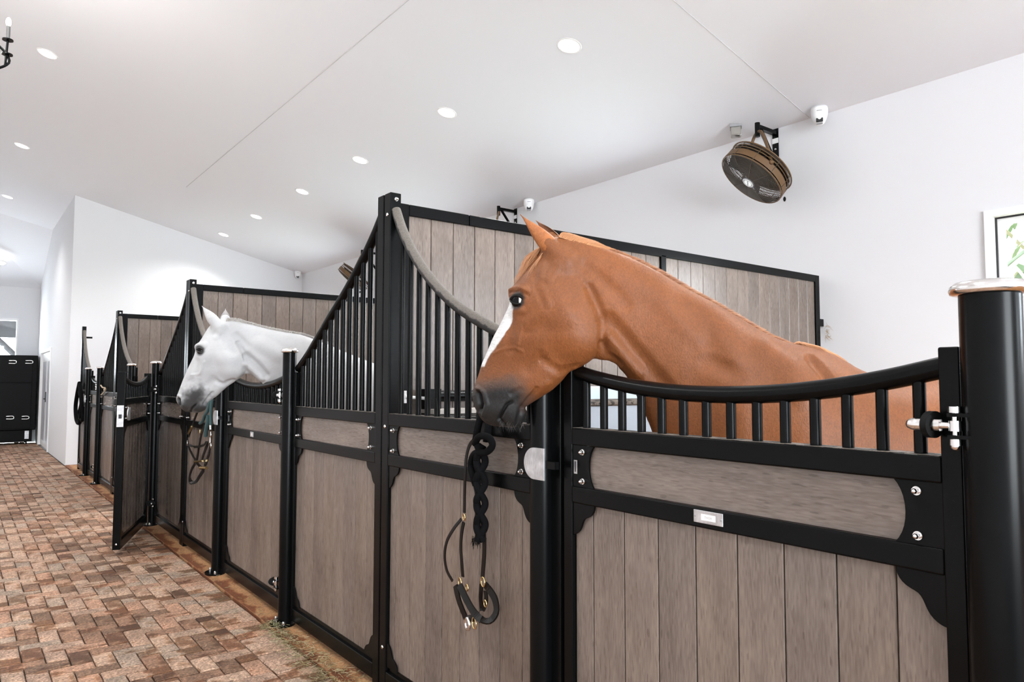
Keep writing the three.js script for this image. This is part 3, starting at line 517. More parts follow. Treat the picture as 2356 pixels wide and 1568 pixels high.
function surfaceNet(F, X, Y, Z) {
  const nx = X.length, ny = Y.length, nz = Z.length, val = new Float32Array(nx * ny * nz), I = (i, j, k) => (k * ny + j) * nx + i;
  for (let k = 0; k < nz; k++) for (let j = 0; j < ny; j++) for (let i = 0; i < nx; i++) val[I(i, j, k)] = F(X[i], Y[j], Z[k]);
  const id = new Int32Array(nx * ny * nz).fill(-1), pos = [], idx = [];
  for (let k = 0; k < nz - 1; k++) for (let j = 0; j < ny - 1; j++) for (let i = 0; i < nx - 1; i++) {
    let m = 0; const v = []; for (let c = 0; c < 8; c++) { const q = val[I(i + (c & 1), j + (c >> 1 & 1), k + (c >> 2))]; v.push(q); if (q > 0) m |= 1 << c; }
    if (m === 0 || m === 255) continue; let x = 0, y = 0, z = 0, n = 0;
    for (let a = 0; a < 8; a++) for (const e of [1, 2, 4]) { if (a & e) continue; const b = a | e; if ((v[a] > 0) === (v[b] > 0)) continue; const t = v[a] / (v[a] - v[b]); x += lerp(X[i + (a & 1)], X[i + (b & 1)], t); y += lerp(Y[j + (a >> 1 & 1)], Y[j + (b >> 1 & 1)], t); z += lerp(Z[k + (a >> 2)], Z[k + (b >> 2)], t); n++; }
    id[I(i, j, k)] = pos.length / 3; pos.push(x / n, y / n, z / n);
  }
  for (let k = 1; k < nz - 1; k++) for (let j = 1; j < ny - 1; j++) for (let i = 1; i < nx - 1; i++) {
    const a = val[I(i, j, k)] > 0; const quad = (p, q, r, s, flip) => { if (Math.min(p, q, r, s) < 0) return; flip ? idx.push(p, q, r, p, r, s) : idx.push(p, r, q, p, s, r); };
    if (a !== val[I(i + 1, j, k)] > 0) quad(id[I(i, j - 1, k - 1)], id[I(i, j, k - 1)], id[I(i, j, k)], id[I(i, j - 1, k)], a);
    if (a !== val[I(i, j + 1, k)] > 0) quad(id[I(i - 1, j, k - 1)], id[I(i - 1, j, k)], id[I(i, j, k)], id[I(i, j, k - 1)], a);
    if (a !== val[I(i, j, k + 1)] > 0) quad(id[I(i - 1, j - 1, k)], id[I(i, j - 1, k)], id[I(i, j, k)], id[I(i - 1, j, k)], a);
  }
  return { pos, idx };
}
const furTex = dataTex(512, 512, (u, v) => { const a = fbm(u, v, 170, 110, 2, 501), b = fbm(u, v, 22, 22, 3, 507), k = 0.88 + 0.17 * (a - 0.5) + 0.06 * (b - 0.5); return [k, k, k]; }, true, [2.2, 2.2]);
const furBump = dataTex(512, 512, (u, v) => fbm(u, v, 150, 90, 2, 511), false, [2.2, 2.2]);
function segDist(x, y, P) { let m = 1e9; for (let i = 1; i < P.length; i++) { const [ax, ay] = P[i - 1], [bx, by] = P[i], ex = bx - ax, ey = by - ay, t = clamp(((x - ax) * ex + (y - ay) * ey) / (ex * ex + ey * ey || 1)); m = Math.min(m, Math.hypot(x - ax - t * ex, y - ay - t * ey)); } return m; }
function inPoly(x, y, P) { let s = false, m = 1e9; for (let i = 0, j = P.length - 1; i < P.length; j = i++) { const [ax, ay] = P[j], [bx, by] = P[i]; m = Math.min(m, segDist(x, y, [P[j], P[i]])); if ((ay > y) !== (by > y) && x < (bx - ax) * (y - ay) / (by - ay) + ax) s = !s; } return s ? m : -m; }

function buildHorse(o) {
  const root = thing(o.name, o.label, 'horse');
  // body frame
  const E = V3(Math.cos(o.turn), 0, Math.sin(o.turn)), N = V3(-Math.sin(o.turn), 0, Math.cos(o.turn)), Y = V3(0, 1, 0);
  const dq = rayOf(...o.anchor), Q = EYE.clone().addScaledVector(dq, o.depth); Q.y = 0;                         // depth along the view axis
  const flat = (px, py, w = 0) => { const p = onPlane(px, py, Q.clone().addScaledVector(N, w), N).sub(Q); return [p.dot(E), p.y]; };
  const piv = onPlane(...o.pivot, Q, N); piv.y = 0;
  const ca = Math.cos(o.headTurn), sa = Math.sin(o.headTurn), Eh = E.clone().multiplyScalar(ca).addScaledVector(N, sa), Nh = N.clone().multiplyScalar(ca).addScaledVector(E, -sa);
  const hflat = (px, py, w = 0) => { const p = onPlane(px, py, piv.clone().addScaledVector(Nh, w), Nh).sub(piv); return [p.dot(Eh), p.y]; };
  const ps = piv.clone().sub(Q).dot(E);
  const toHead = (s, w) => [(s - ps) * ca + w * sa, w * ca - (s - ps) * sa];
  const head = new Plate(o.head.map(p => hflat(...p)), 0.004), bodyPts = [...o.neck.map(p => flat(...p)), ...o.body.map(([s, y]) => [s + o.shift, y]).reverse()];
  const body = new Plate(bodyPts, 0.009);
  const ch = table(o.headWidth.map(([py, c]) => [-py, c]).sort((a, b) => a[0] - b[0])), cb = table(o.bodyWidth.map(([s, c]) => [s + o.shift, c])), pyOf = (y) => -y;
  const yEye = o.yref, headC = (y) => { const t = clamp((o.yTop - y) / (o.yTop - o.yBot)); return o.hw(t); };
  const legs = (s, y, w) => {
    if (y > 1.15) return -1; const a = Math.abs(w), p = [s - o.shift, y, a]; let f = -1;
    const seg = (A, B, ra, rb) => { f = smax(f, cone(p, A, B, ra, rb), 0.02); };
    seg([0.22, 1.05, 0.15], [0.2, 0.5, 0.145], 0.11, 0.048); seg([0.2, 0.5, 0.145], [0.2, 0.16, 0.145], 0.044, 0.034); seg([0.2, 0.16, 0.145], [0.15, 0.05, 0.145], 0.042, 0.05); seg([0.15, 0.05, 0.145], [0.14, 0.04, 0.145], 0.055, 0.055);
    seg([1.45, 1.05, 0.15], [1.36, 0.82, 0.16], 0.17, 0.11); seg([1.36, 0.82, 0.16], [1.62, 0.55, 0.15], 0.1, 0.05); seg([1.62, 0.55, 0.15], [1.58, 0.16, 0.15], 0.046, 0.036); seg([1.58, 0.16, 0.15], [1.53, 0.05, 0.15], 0.044, 0.052);
    return f;
  };
  const roots = o.ears.map(e => { const b = onPlane(...e.base, piv.clone().addScaledVector(Nh, e.wb), Nh), t = onPlane(...e.tip, piv.clone().addScaledVector(Nh, e.wt), Nh), l = v => { const d = v.clone().sub(Q); return [d.dot(E), v.y, d.dot(N)]; }; return [l(b.clone().lerp(t, -0.15)), l(b.clone().lerp(t, 0.3)), e.width]; });
  const F = (s, y, w) => {
    let f = body.field(s, y, w, cb(s)); const [hs, hw] = toHead(s, w);
    if (y > o.yBot - 0.1 && s < o.headEnd) { const c = headC(y); f = smax(f, head.field(hs, y, hw, c), 0.013); }
    if (y > o.yTop - 0.22 && s < o.headEnd) for (const [a, b, r] of roots) f = smax(f, cone([s, y, w], a, b, r * 1.05, r * 0.72), 0.03);
    if (y < 1.15) f = smax(f, Math.min(legs(s, y, w), y - 0.024), 0.05);
    return f;
  };
  const g3 = o.grid, X = axisLines(g3.s), Yl = axisLines(g3.y), W = axisLines(g3.w);
  const net = surfaceNet(F, X, Yl, W), np = net.pos.length / 3, pos = net.pos, col = new Float32Array(np * 3), uv = new Float32Array(np * 2), world = new Float32Array(np * 3);
  // where a pixel's ray meets the skin: in head or body coordinates
  const local = (p) => { const d = p.clone().sub(Q); return [d.dot(E), p.y, d.dot(N)]; };
  const hit = (px, py) => { const d = rayOf(px, py); let a = o.depth - 0.6; for (let t = a; t < o.depth + 0.6; t += 0.004) { const p = EYE.clone().addScaledVector(d, t), l = local(p); if (F(...l) > 0) return p; } return onPlane(px, py, Q, N); };
  const hHead = (px, py) => { const l = local(hit(px, py)), [a] = toHead(l[0], l[2]); return [a, l[1]]; };
  const hBody = (px, py) => { const l = local(hit(px, py)); return [l[0], l[1]]; };
  const k = o.mm / 1000;
  const feats = o.headFeatures.map(f => ({ P: f.p.map(q => hHead(...q)), r: f.r * k, d: (o.gain ?? 1) * f.d / 1000 })), bfe = o.bodyFeatures.map(f => ({ P: f.p.map(q => hBody(...q)), r: f.r * k, d: (o.gain ?? 1) * f.d / 1000 }));
  const zones = {}; for (const [n, P] of Object.entries(o.zones)) zones[n] = P.map(q => hflat(q[0], q[1], 0.05));
  const lines = {}; for (const [n, P] of Object.entries(o.lines ?? {})) lines[n] = P.map(q => hHead(...q));
  const eyeP = hit(...o.eye), eyeL = local(eyeP), eyeH = toHead(eyeL[0], eyeL[2]);
  const eS = 0.004, c3 = new THREE.Color();
  for (let i = 0; i < np; i++) {
    let [s, y, w] = [pos[i * 3], pos[i * 3 + 1], pos[i * 3 + 2]];
    for (let it = 0; it < 2; it++) { const f = F(s, y, w), gx = (F(s + eS, y, w) - F(s - eS, y, w)) / (2 * eS), gy = (F(s, y + eS, w) - F(s, y - eS, w)) / (2 * eS), gz = (F(s, y, w + eS) - F(s, y, w - eS)) / (2 * eS), g2 = gx * gx + gy * gy + gz * gz; if (g2 < 0.05) break; const q = clamp(f / g2, -0.006, 0.006); s -= q * gx; y -= q * gy; w -= q * gz; }
    const gx = -(F(s + eS, y, w) - F(s - eS, y, w)), gy = -(F(s, y + eS, w) - F(s, y - eS, w)), gz = -(F(s, y, w + eS) - F(s, y, w - eS)), gl = Math.hypot(gx, gy, gz) || 1;
    const [hs, hw] = toHead(s, w), inHead = head.at(hs, y) > -0.004 && s < o.headEnd; let disp = 0;
    const hsM = hs;                                                                                   // both cheeks alike
    if (inHead) { const side = smooth(0.0, 0.03, Math.abs(hw)); for (const f of feats) { const q = segDist(hsM, y, f.P) / f.r; if (q < 1) disp += f.d * side * (1 - q * q) ** 2; } }
    for (const f of bfe) { const q = segDist(s, y, f.P) / f.r; if (q < 1) disp += f.d * (1 - q * q) ** 2; }
    const nz3 = vnoise(s * 30 + 90, y * 30 + 90, 4096, 4096, 77) - 0.5 + 0.5 * (vnoise(s * 90, y * 90, 4096, 4096, 78) - 0.5), nl = vnoise(s * 7 + 40, y * 7 + w * 5 + 40, 4096, 4096, 79) - 0.5;
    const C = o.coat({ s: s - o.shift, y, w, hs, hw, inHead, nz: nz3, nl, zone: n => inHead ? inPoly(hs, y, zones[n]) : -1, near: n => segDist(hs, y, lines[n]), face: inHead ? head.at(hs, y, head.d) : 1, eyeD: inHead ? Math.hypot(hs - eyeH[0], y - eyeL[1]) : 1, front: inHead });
    s += gx / gl * disp; y += gy / gl * disp; w += gz / gl * disp;
    const p = Q.clone().addScaledVector(E, s).addScaledVector(N, w); world.set([p.x, y, p.z], i * 3); col.set(C, i * 3); uv.set([s + 0.35 * Math.abs(w), y], i * 2);
  }
  let geo = new THREE.BufferGeometry(); geo.setAttribute('position', new THREE.BufferAttribute(world, 3)); geo.setAttribute('color', new THREE.BufferAttribute(col, 3)); geo.setAttribute('uv', new THREE.BufferAttribute(uv, 2)); geo.setIndex(net.idx); geo.computeVertexNormals();
  { // faces must look outwards
    const n = geo.attributes.normal, ctr = V3(0, 0, 0); let sgn = 0; for (let i = 0; i < np; i += 17) { const l = [pos[i * 3], pos[i * 3 + 1], pos[i * 3 + 2]], e = 0.01, wN = V3(n.getX(i), n.getY(i), n.getZ(i)); sgn += F(l[0] + wN.dot(E) * e, l[1] + wN.y * e, l[2] + wN.dot(N) * e) < F(...l) ? 1 : -1; }
    if (sgn < 0) { const ix = geo.index.array; for (let i = 0; i < ix.length; i += 3) { const t = ix[i]; ix[i] = ix[i + 1]; ix[i + 1] = t; } geo.computeVertexNormals(); }
  }
  // ears: cupped leaves, joined to the skin
  const earGeo = (e) => {
    const b = onPlane(...e.base, piv.clone().addScaledVector(Nh, e.wb), Nh), t = onPlane(...e.tip, piv.clone().addScaledVector(Nh, e.wt), Nh), A = t.clone().sub(b), len = A.length(); A.normalize();
    const open = e.open.clone().applyMatrix4(new THREE.Matrix4().makeBasis(Eh, Y, Nh)); open.addScaledVector(A, -open.dot(A)).normalize(); const side = A.clone().cross(open).normalize(), n = 22, m = 20, ps2 = [], cs = [], us = [], ix = [];
    for (let i = 0; i <= n; i++) { const u = i / n, hw = e.width * (0.7 + 1.5 * u - 3.3 * u * u + 1.1 * u * u * u) * (1 - Math.pow(u, 7)) + 0.001, cup = hw * lerp(1.0, 0.55, u);
      for (let j = 0; j < m; j++) { // closed ring: outer (convex) side then inner (hollow) side
        const outer = j < m / 2, q = outer ? j / (m / 2 - 1) : 1 - (j - m / 2) / (m / 2 - 1), ang = (q - 0.5) * Math.PI * 0.98, th = outer ? 0 : 0.005 * Math.cos(ang) + 0.0005;
        const p = b.clone().addScaledVector(A, u * len - 0.02 * (1 - u)).addScaledVector(side, Math.sin(ang) * hw).addScaledVector(open, -Math.cos(ang) * cup + th + e.bend * u * u * 0.03); ps2.push(p.x, p.y, p.z);
        cs.push(...(outer ? e.out : e.inn).map(c => c * (0.93 + 0.14 * hash2(i, j, 5)) * (e.edge && u > 0.9 ? 0.75 : 1))); us.push(u * len, q * 0.06); }
      if (i) for (let j = 0; j < m; j++) { const a = (i - 1) * m + j, c = (i - 1) * m + (j + 1) % m, d = i * m + j, f = i * m + (j + 1) % m; ix.push(a, c, d, c, f, d); } }
    const g = new THREE.BufferGeometry(); g.setAttribute('position', new THREE.Float32BufferAttribute(ps2, 3)); g.setAttribute('color', new THREE.Float32BufferAttribute(cs, 3)); g.setAttribute('uv', new THREE.Float32BufferAttribute(us, 2)); g.setIndex(ix); g.computeVertexNormals(); return g;
  };
  geo = mergeGeometries([geo, ...o.ears.map(earGeo)]);
  mesh('skin', geo, phys({ vertexColors: true, ...(o.fine ? {} : { map: furTex }), ...(o.fine ? {} : { bumpMap: furBump, bumpScale: 0.0007 }), roughness: 0.52, sheen: 0.2, sheenRoughness: 0.5, sheenColor: o.sheen, specularIntensity: 0.65, side: THREE.DoubleSide }), root);
  // eyes
  for (const sgn of [1, -1]) {
    const c = piv.clone().addScaledVector(Eh, eyeH[0]).addScaledVector(Nh, sgn * (eyeH[1] - 0.0115)); c.y = eyeL[1];
    const g = new THREE.SphereGeometry(0.025, 36, 28), n = g.attributes.position.count, ec = new Float32Array(n * 3), v = V3(0, 0, 0);
    const fw2 = Eh.clone().multiplyScalar(-0.35).addScaledVector(Nh, sgn * 0.94).normalize();
    for (let i = 0; i < n; i++) { v.fromBufferAttribute(g.attributes.position, i).normalize(); const a = v.dot(fw2), b = v.dot(Eh); const white = o.sclera && b > 0.34 && b < 0.72 && v.y > -0.4 && v.y < 0.38; ec.set(white ? [0.8, 0.8, 0.78] : a > 0.8 ? [0.002, 0.002, 0.003] : v.y > 0.3 ? [0.035, 0.012, 0.004] : [0.006, 0.003, 0.002], i * 3); }
    g.setAttribute('color', new THREE.BufferAttribute(ec, 3)); g.translate(c.x, c.y, c.z); mesh('eye', g, phys({ vertexColors: true, roughness: 0.1, specularIntensity: 0.3 }), root);
    const lidPts = (up) => { const P = []; for (let i = 0; i <= 10; i++) { const t = i / 10 * 2 - 1, yy = (up ? 1 : -1) * (up ? 0.0155 : 0.0125) * (1 - t * t) ** 0.75 + 0.0015 - 0.003 * t; const x = t * 0.0255, z = Math.sqrt(Math.max(0.0262 ** 2 - x * x * 0.85 - yy * yy, 0.00002)); P.push(c.clone().addScaledVector(Eh, x).addScaledVector(Nh, sgn * z).add(V3(0, yy, 0))); } return P; };
    mesh('eyelid', merge([tube(lidPts(true), 0.0046, 28, 8), tube(lidPts(false), 0.0034, 28, 8)]), o.lid, root);
  }
  return { root, Q, E, N, piv, Eh, Nh, hit, hflat, flat, local };
}
// hair as tapered three-sided locks
function hair(list) { // [{pts:[V3...], r}]
  const pos = [], nor = [], idx = [];
  for (const { pts, r } of list) {
    const c = new THREE.CatmullRomCurve3(pts, false, 'centripetal'), n = Math.max(4, pts.length * 2), base = pos.length / 3; let Nn = null;
    for (let i = 0; i <= n; i++) { const t = i / n, p = c.getPoint(t), T = c.getTangent(t); if (!Nn) { Nn = Math.abs(T.y) < 0.9 ? V3(0, 1, 0) : V3(1, 0, 0); } Nn.addScaledVector(T, -Nn.dot(T)).normalize(); const B = T.clone().cross(Nn), q = r * (1 - 0.85 * t * t);
      for (let k = 0; k < 3; k++) { const a = k * 2.0944, d = Nn.clone().multiplyScalar(Math.cos(a)).addScaledVector(B, Math.sin(a)); pos.push(p.x + d.x * q, p.y + d.y * q, p.z + d.z * q); nor.push(d.x, d.y, d.z); }
      if (i) for (let k = 0; k < 3; k++) { const a = base + (i - 1) * 3 + k, b = base + (i - 1) * 3 + (k + 1) % 3; idx.push(a, b, a + 3, b, b + 3, a + 3); } }
  }
  const g = new THREE.BufferGeometry(); g.setAttribute('position', new THREE.Float32BufferAttribute(pos, 3)); g.setAttribute('normal', new THREE.Float32BufferAttribute(nor, 3)); g.setAttribute('uv', new THREE.Float32BufferAttribute(new Float32Array(pos.length / 3 * 2), 2)); g.setIndex(idx); return g;
}
const bodyRest = [[0.03, 1.16], [0.07, 1.04], [0.16, 0.93], [0.33, 0.86], [0.6, 0.82], [0.9, 0.83], [1.2, 0.9], [1.42, 0.96], [1.62, 0.98], [1.71, 1.12], [1.71, 1.28], [1.63, 1.42], [1.45, 1.505], [1.25, 1.5], [1.05, 1.475], [0.9, 1.475]];
const headW = table([[0, 0.6], [0.1, 0.74], [0.36, 0.82], [0.52, 0.68], [0.68, 0.54], [0.84, 0.66], [0.93, 0.78], [1, 0.78]]);

const A = buildHorse({
  name: 'horse', label: 'chestnut horse with a white blaze looking out over its gate', turn: yaw, anchor: [1500, 800], depth: 2.36, pivot: [1325, 690], headTurn: 19 * D2R, shift: 0, mm: 1.43, gain: 1.55,
  head: [[1283, 541], [1262, 556], [1240, 583], [1215, 618], [1192, 648], [1178, 672], [1176, 700], [1166, 722], [1151, 751], [1139, 772], [1125, 804], [1111, 834], [1102, 863], [1094, 884], [1089, 899], [1088, 914], [1094, 936], [1103, 953], [1112, 967], [1126, 976], [1144, 980.5], [1163, 981.5], [1181, 982.5], [1198, 976], [1208, 962], [1211, 947], [1209, 937], [1222, 927], [1246, 912], [1271, 895.5], [1293, 875], [1308, 857], [1324, 849], [1346, 838], [1366, 822], [1384, 795], [1388, 757], [1378, 710], [1352, 655], [1328, 600], [1309, 558]],
  neck: [[1503, 1000], [1490, 965], [1470, 920], [1446, 871], [1424, 846], [1405, 833], [1384, 826], [1362, 818], [1330, 790], [1296, 730], [1276, 660], [1270, 600], [1283, 552], [1310, 550], [1340, 557], [1364, 565], [1400, 574], [1454, 594], [1515, 625], [1576, 662], [1637, 695], [1698, 731], [1760, 768], [1805, 787], [1839, 793], [1882, 803], [1927, 824], [1962, 846], [2010, 862]],
  body: bodyRest.slice(), headWidth: [[0, 1]], hw: headW, yTop: 1.94, yBot: 1.29, headEnd: 0.02,
  bodyWidth: [[-0.36, 0.42], [-0.2, 0.36], [-0.05, 0.36], [0.1, 0.42], [0.26, 0.58], [0.45, 0.72], [0.8, 0.86], [1.2, 0.88], [1.55, 0.78]],
  grid: { s: [[-0.62, 0.0, 0.0042], [0.0, 0.55, 0.0065], [0.55, 0.8, 0.012], [0.8, 1.8, 0.025]], y: [[0, 1.1, 0.025], [1.1, 1.27, 0.01], [1.27, 1.97, 0.0042]], w: [[-0.37, -0.15, 0.016], [-0.15, -0.02, 0.0065], [-0.02, 0.23, 0.0048], [0.23, 0.37, 0.014]] },
  headFeatures: [
    { p: [[1178, 672], [1205, 668]], r: 22, d: 7 }, { p: [[1190, 692]], r: 15, d: -5 }, { p: [[1178, 712], [1205, 715]], r: 12, d: 2.5 },
    { p: [[1226, 652]], r: 24, d: -7 }, { p: [[1232, 640], [1250, 690]], r: 16, d: -2 },
    { p: [[1200, 752], [1193, 792]], r: 6, d: 2.2 }, { p: [[1250, 720], [1215, 745]], r: 22, d: 2.5 }, { p: [[1175, 740], [1172, 800]], r: 22, d: -4 },
    { p: [[1315, 745], [1330, 790]], r: 62, d: 8 }, { p: [[1250, 830], [1290, 855], [1335, 846]], r: 16, d: -4 }, { p: [[1215, 850], [1245, 822]], r: 22, d: -3 },
    { p: [[1135, 814], [1160, 802], [1188, 800], [1202, 808]], r: 6, d: 1.6 },
    { p: [[1102, 905], [1106, 928], [1105, 942]], r: 11, d: -15 }, { p: [[1098, 893], [1115, 903], [1122, 930], [1112, 955]], r: 8, d: 4.5 },
    { p: [[1152, 982], [1149, 964], [1157, 946], [1166, 930], [1176, 925]], r: 6, d: -7 }, { p: [[1192, 975], [1196, 955], [1205, 940]], r: 8, d: -4 }, { p: [[1203, 955]], r: 12, d: 3 }, { p: [[1130, 955]], r: 24, d: 3 }, { p: [[1182, 955]], r: 22, d: 4 },
    { p: [[1204, 937], [1216, 918], [1236, 893]], r: 7, d: -4.5 }, { p: [[1195, 895], [1178, 905]], r: 9, d: -2.5 }, { p: [[1222, 905], [1262, 880]], r: 12, d: 2 },
    { p: [[1300, 640], [1340, 720]], r: 26, d: -3 }, { p: [[1280, 610], [1260, 640]], r: 18, d: 3 }, { p: [[1386, 798], [1390, 757], [1380, 712], [1356, 660]], r: 15, d: -5 }, { p: [[1172, 666], [1196, 661], [1218, 670]], r: 6, d: 3 }, { p: [[1176, 676], [1200, 672], [1216, 680]], r: 5, d: -2.5 }, { p: [[1250, 612], [1240, 650], [1262, 700]], r: 14, d: 2.5 }],
  bodyFeatures: [
    { p: [[1400, 735], [1432, 772], [1480, 830], [1530, 890]], r: 26, d: -8 }, { p: [[1404, 775], [1430, 810], [1470, 856]], r: 20, d: 7 }, { p: [[1385, 790], [1395, 815], [1425, 835]], r: 13, d: -5 },
    { p: [[1345, 610], [1400, 660], [1440, 700]], r: 22, d: -3 }, { p: [[1420, 620], [1520, 680], [1600, 760]], r: 45, d: 5 }, { p: [[1560, 700], [1620, 760], [1660, 840]], r: 30, d: -4 },
    { p: [[1868, 828], [1890, 855], [1915, 890]], r: 20, d: -9 }, { p: [[1770, 805], [1815, 840], [1840, 900]], r: 45, d: 8 }, { p: [[1630, 835], [1690, 860]], r: 30, d: -5 }, { p: [[1375, 845], [1380, 830]], r: 9, d: 2 }],
  zones: { muzzle: [[1060, 885], [1105, 890], [1130, 886], [1152, 878], [1180, 882], [1204, 895], [1212, 912], [1204, 934], [1226, 945], [1226, 1010], [1060, 1010]], blaze: [[1196, 690], [1190, 715], [1180, 742], [1160, 774], [1138, 803], [1120, 826], [1111, 842], [1080, 840], [1095, 790], [1150, 690]] },
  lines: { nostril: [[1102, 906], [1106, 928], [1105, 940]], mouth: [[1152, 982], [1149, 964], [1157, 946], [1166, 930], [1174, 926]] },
  eye: [1191, 692], sclera: true, lid: phys({ color: rgb(0.004, 0.0035, 0.003), roughness: 0.5, specularIntensity: 0.4 }), sheen: rgb(0.5, 0.25, 0.12),
  coat: ({ y, w, hw, hs, inHead, nz, nl, zone, near, face, eyeD }) => {
    let c = [0.23, 0.075, 0.021]; const v = 1 + 0.3 * nl + 0.05 * nz; c = c.map(q => q * v);
    if (inHead) {
      const mz = zone('muzzle'); const k0 = smooth(-0.045, 0.0, mz + 0.02 * nz), k = smooth(-0.012, 0.03, mz + 0.012 * nz); c = c.map((q, i) => lerp(lerp(q, [0.085, 0.055, 0.042][i], 0.8 * k0), [0.017, 0.0165, 0.0165][i] * (1 + 0.5 * nz), k));
      const bl = smooth(-0.003, 0.003, zone('blaze') + 0.006 * nz); c = c.map(q => lerp(q, 0.82, bl));
      const e = smooth(0.036, 0.022, eyeD + 0.006 * nz); c = c.map((q, i) => lerp(q, [0.014, 0.01, 0.008][i], e));
      const ns = smooth(0.014, 0.007, near('nostril')), mo = smooth(0.006, 0.0025, near('mouth')); c = c.map(q => q * (1 - 0.85 * Math.max(ns, mo)));  // mouth crease shade put into the colour; nostril skin is dark
    }
    return c;
  },
  ears: [{ base: [1288, 590], tip: [1197, 491], wb: 0.035, wt: 0.07, width: 0.034, open: V3(-0.45, 0.1, -0.9), bend: 0.3, out: [0.38, 0.128, 0.038], inn: [0.3, 0.13, 0.06], edge: true }, { base: [1283, 566], tip: [1237, 507], wb: -0.04, wt: -0.07, width: 0.031, open: V3(-0.6, 0.1, 0.8), bend: 0.2, out: [0.34, 0.11, 0.034], inn: [0.25, 0.1, 0.05], edge: true }],
});
const hairA = std({ color: rgb(0.5, 0.23, 0.1), roughness: 0.5 }), hairA2 = std({ color: rgb(0.24, 0.085, 0.035), roughness: 0.55 });
{ // forelock, mane and whiskers of the chestnut
  const L = [], K = [], L2 = []; const at = (px, py, w) => onPlane(px, py, A.piv.clone().addScaledVector(A.Nh, w), A.Nh), bt = (px, py, w) => onPlane(px, py, A.Q.clone().addScaledVector(A.N, w), A.N);
  for (let i = 0; i < 230; i++) { const t = rnd(), w0 = rr(-0.035, 0.03), e = rr(0.5, 1); const x0 = lerp(1285, 1250, t) + rr(-6, 6), y0 = lerp(545, 577, t) + rr(-4, 4); L.push({ pts: [at(x0, y0, w0), at(lerp(x0, 1228, 0.5) - 4, lerp(y0, 590, 0.5) - 5, w0 * 1.25), at(lerp(1225, 1218, rnd()) + rr(-10, 10) - 6, 603 + rr(-12, 10), w0 * 1.4), at(lerp(1205, 1188, e) + rr(-9, 16), lerp(618, 652, e) + rr(-8, 14), w0 * 1.35 + rr(-0.008, 0.008))], r: 0.0009 }); }
  for (let i = 0; i < 14; i++) { const w0 = rr(0.03, 0.055); L.push({ pts: [at(1250 + rr(-5, 5), 582, w0), at(1228 + rr(-6, 6), 612, w0 + 0.01), at(1214 + rr(-8, 6), 645 + rr(-6, 16), w0 + 0.012)], r: 0.0008 }); }
  mesh('forelock', hair(L), hairA, A.root);
  const crest = [[1285, 541], [1310, 549], [1340, 556], [1364, 564], [1400, 573], [1454, 593], [1515, 624], [1576, 661], [1637, 694], [1698, 730], [1760, 767], [1805, 786], [1839, 792], [1882, 802], [1927, 823], [1962, 845]];
  const cc = (t) => { const f = t * (crest.length - 1), i = Math.min(f | 0, crest.length - 2), q = f - i; return [lerp(crest[i][0], crest[i + 1][0], q), lerp(crest[i][1], crest[i + 1][1], q)]; };
  for (let i = 0; i < 5200; i++) {
    const t = i / 5200 * 0.87, [x, y] = cc(t), near = smooth(0.32, 0.05, t), far = smooth(0.74, 0.82, t), lie = Math.max(near, far), len = lerp(10, 20, near) * rr(0.6, 1.1), w0 = rr(-0.012, 0.012);
    const lx = lerp(20, 30, near) * rr(0.6, 1.2), ly = lerp(4, -len * 0.45, near) * rr(0.6, 1.1);
    if (far > 0.3) { const e = rr(0.04, 0.13), [x1, y1] = cc(Math.min(t + e * 0.5, 1)), [x2, y2] = cc(Math.min(t + e, 1)), dn = rr(-3, 12), ww = rr(0.0, 0.05); L2.push({ pts: [bt(x, y + 2, w0), bt(x1, y1 - rr(3, 7), w0 + ww * 0.4), bt(x2, y2 - 4 + dn, w0 + ww)], r: 0.0011 }); continue; }
    (lie > 0.15 || i % 3 === 0 ? L2 : K).push({ pts: [bt(x, y + 4, w0), bt(x + lx * 0.35, y + ly * 0.75, w0 - 0.006), bt(x + lx, y + ly * lerp(1, 0.25, lie), w0 - lerp(0.01, 0.035, near) * rr(0.3, 1))], r: 0.0009 });
  }
  mesh('mane', hair(K), hairA2, A.root); mesh('mane', hair(L2), hairA, A.root);
  const Wk = []; for (let i = 0; i < 34; i++) { const px = rr(1150, 1206), py = 975 + rr(-8, 3), p = A.hit(px, py), q = p.clone().addScaledVector(A.Nh, rr(-0.01, 0.03)).addScaledVector(A.Eh, rr(-0.012, 0.02)); q.y -= rr(0.012, 0.032); Wk.push({ pts: [p, p.clone().lerp(q, 0.5).addScaledVector(A.Nh, 0.004), q], r: 0.00028 }); }
  mesh('whiskers', hair(Wk), std({ color: rgb(0.09, 0.085, 0.08), roughness: 0.5 }), A.root);
}
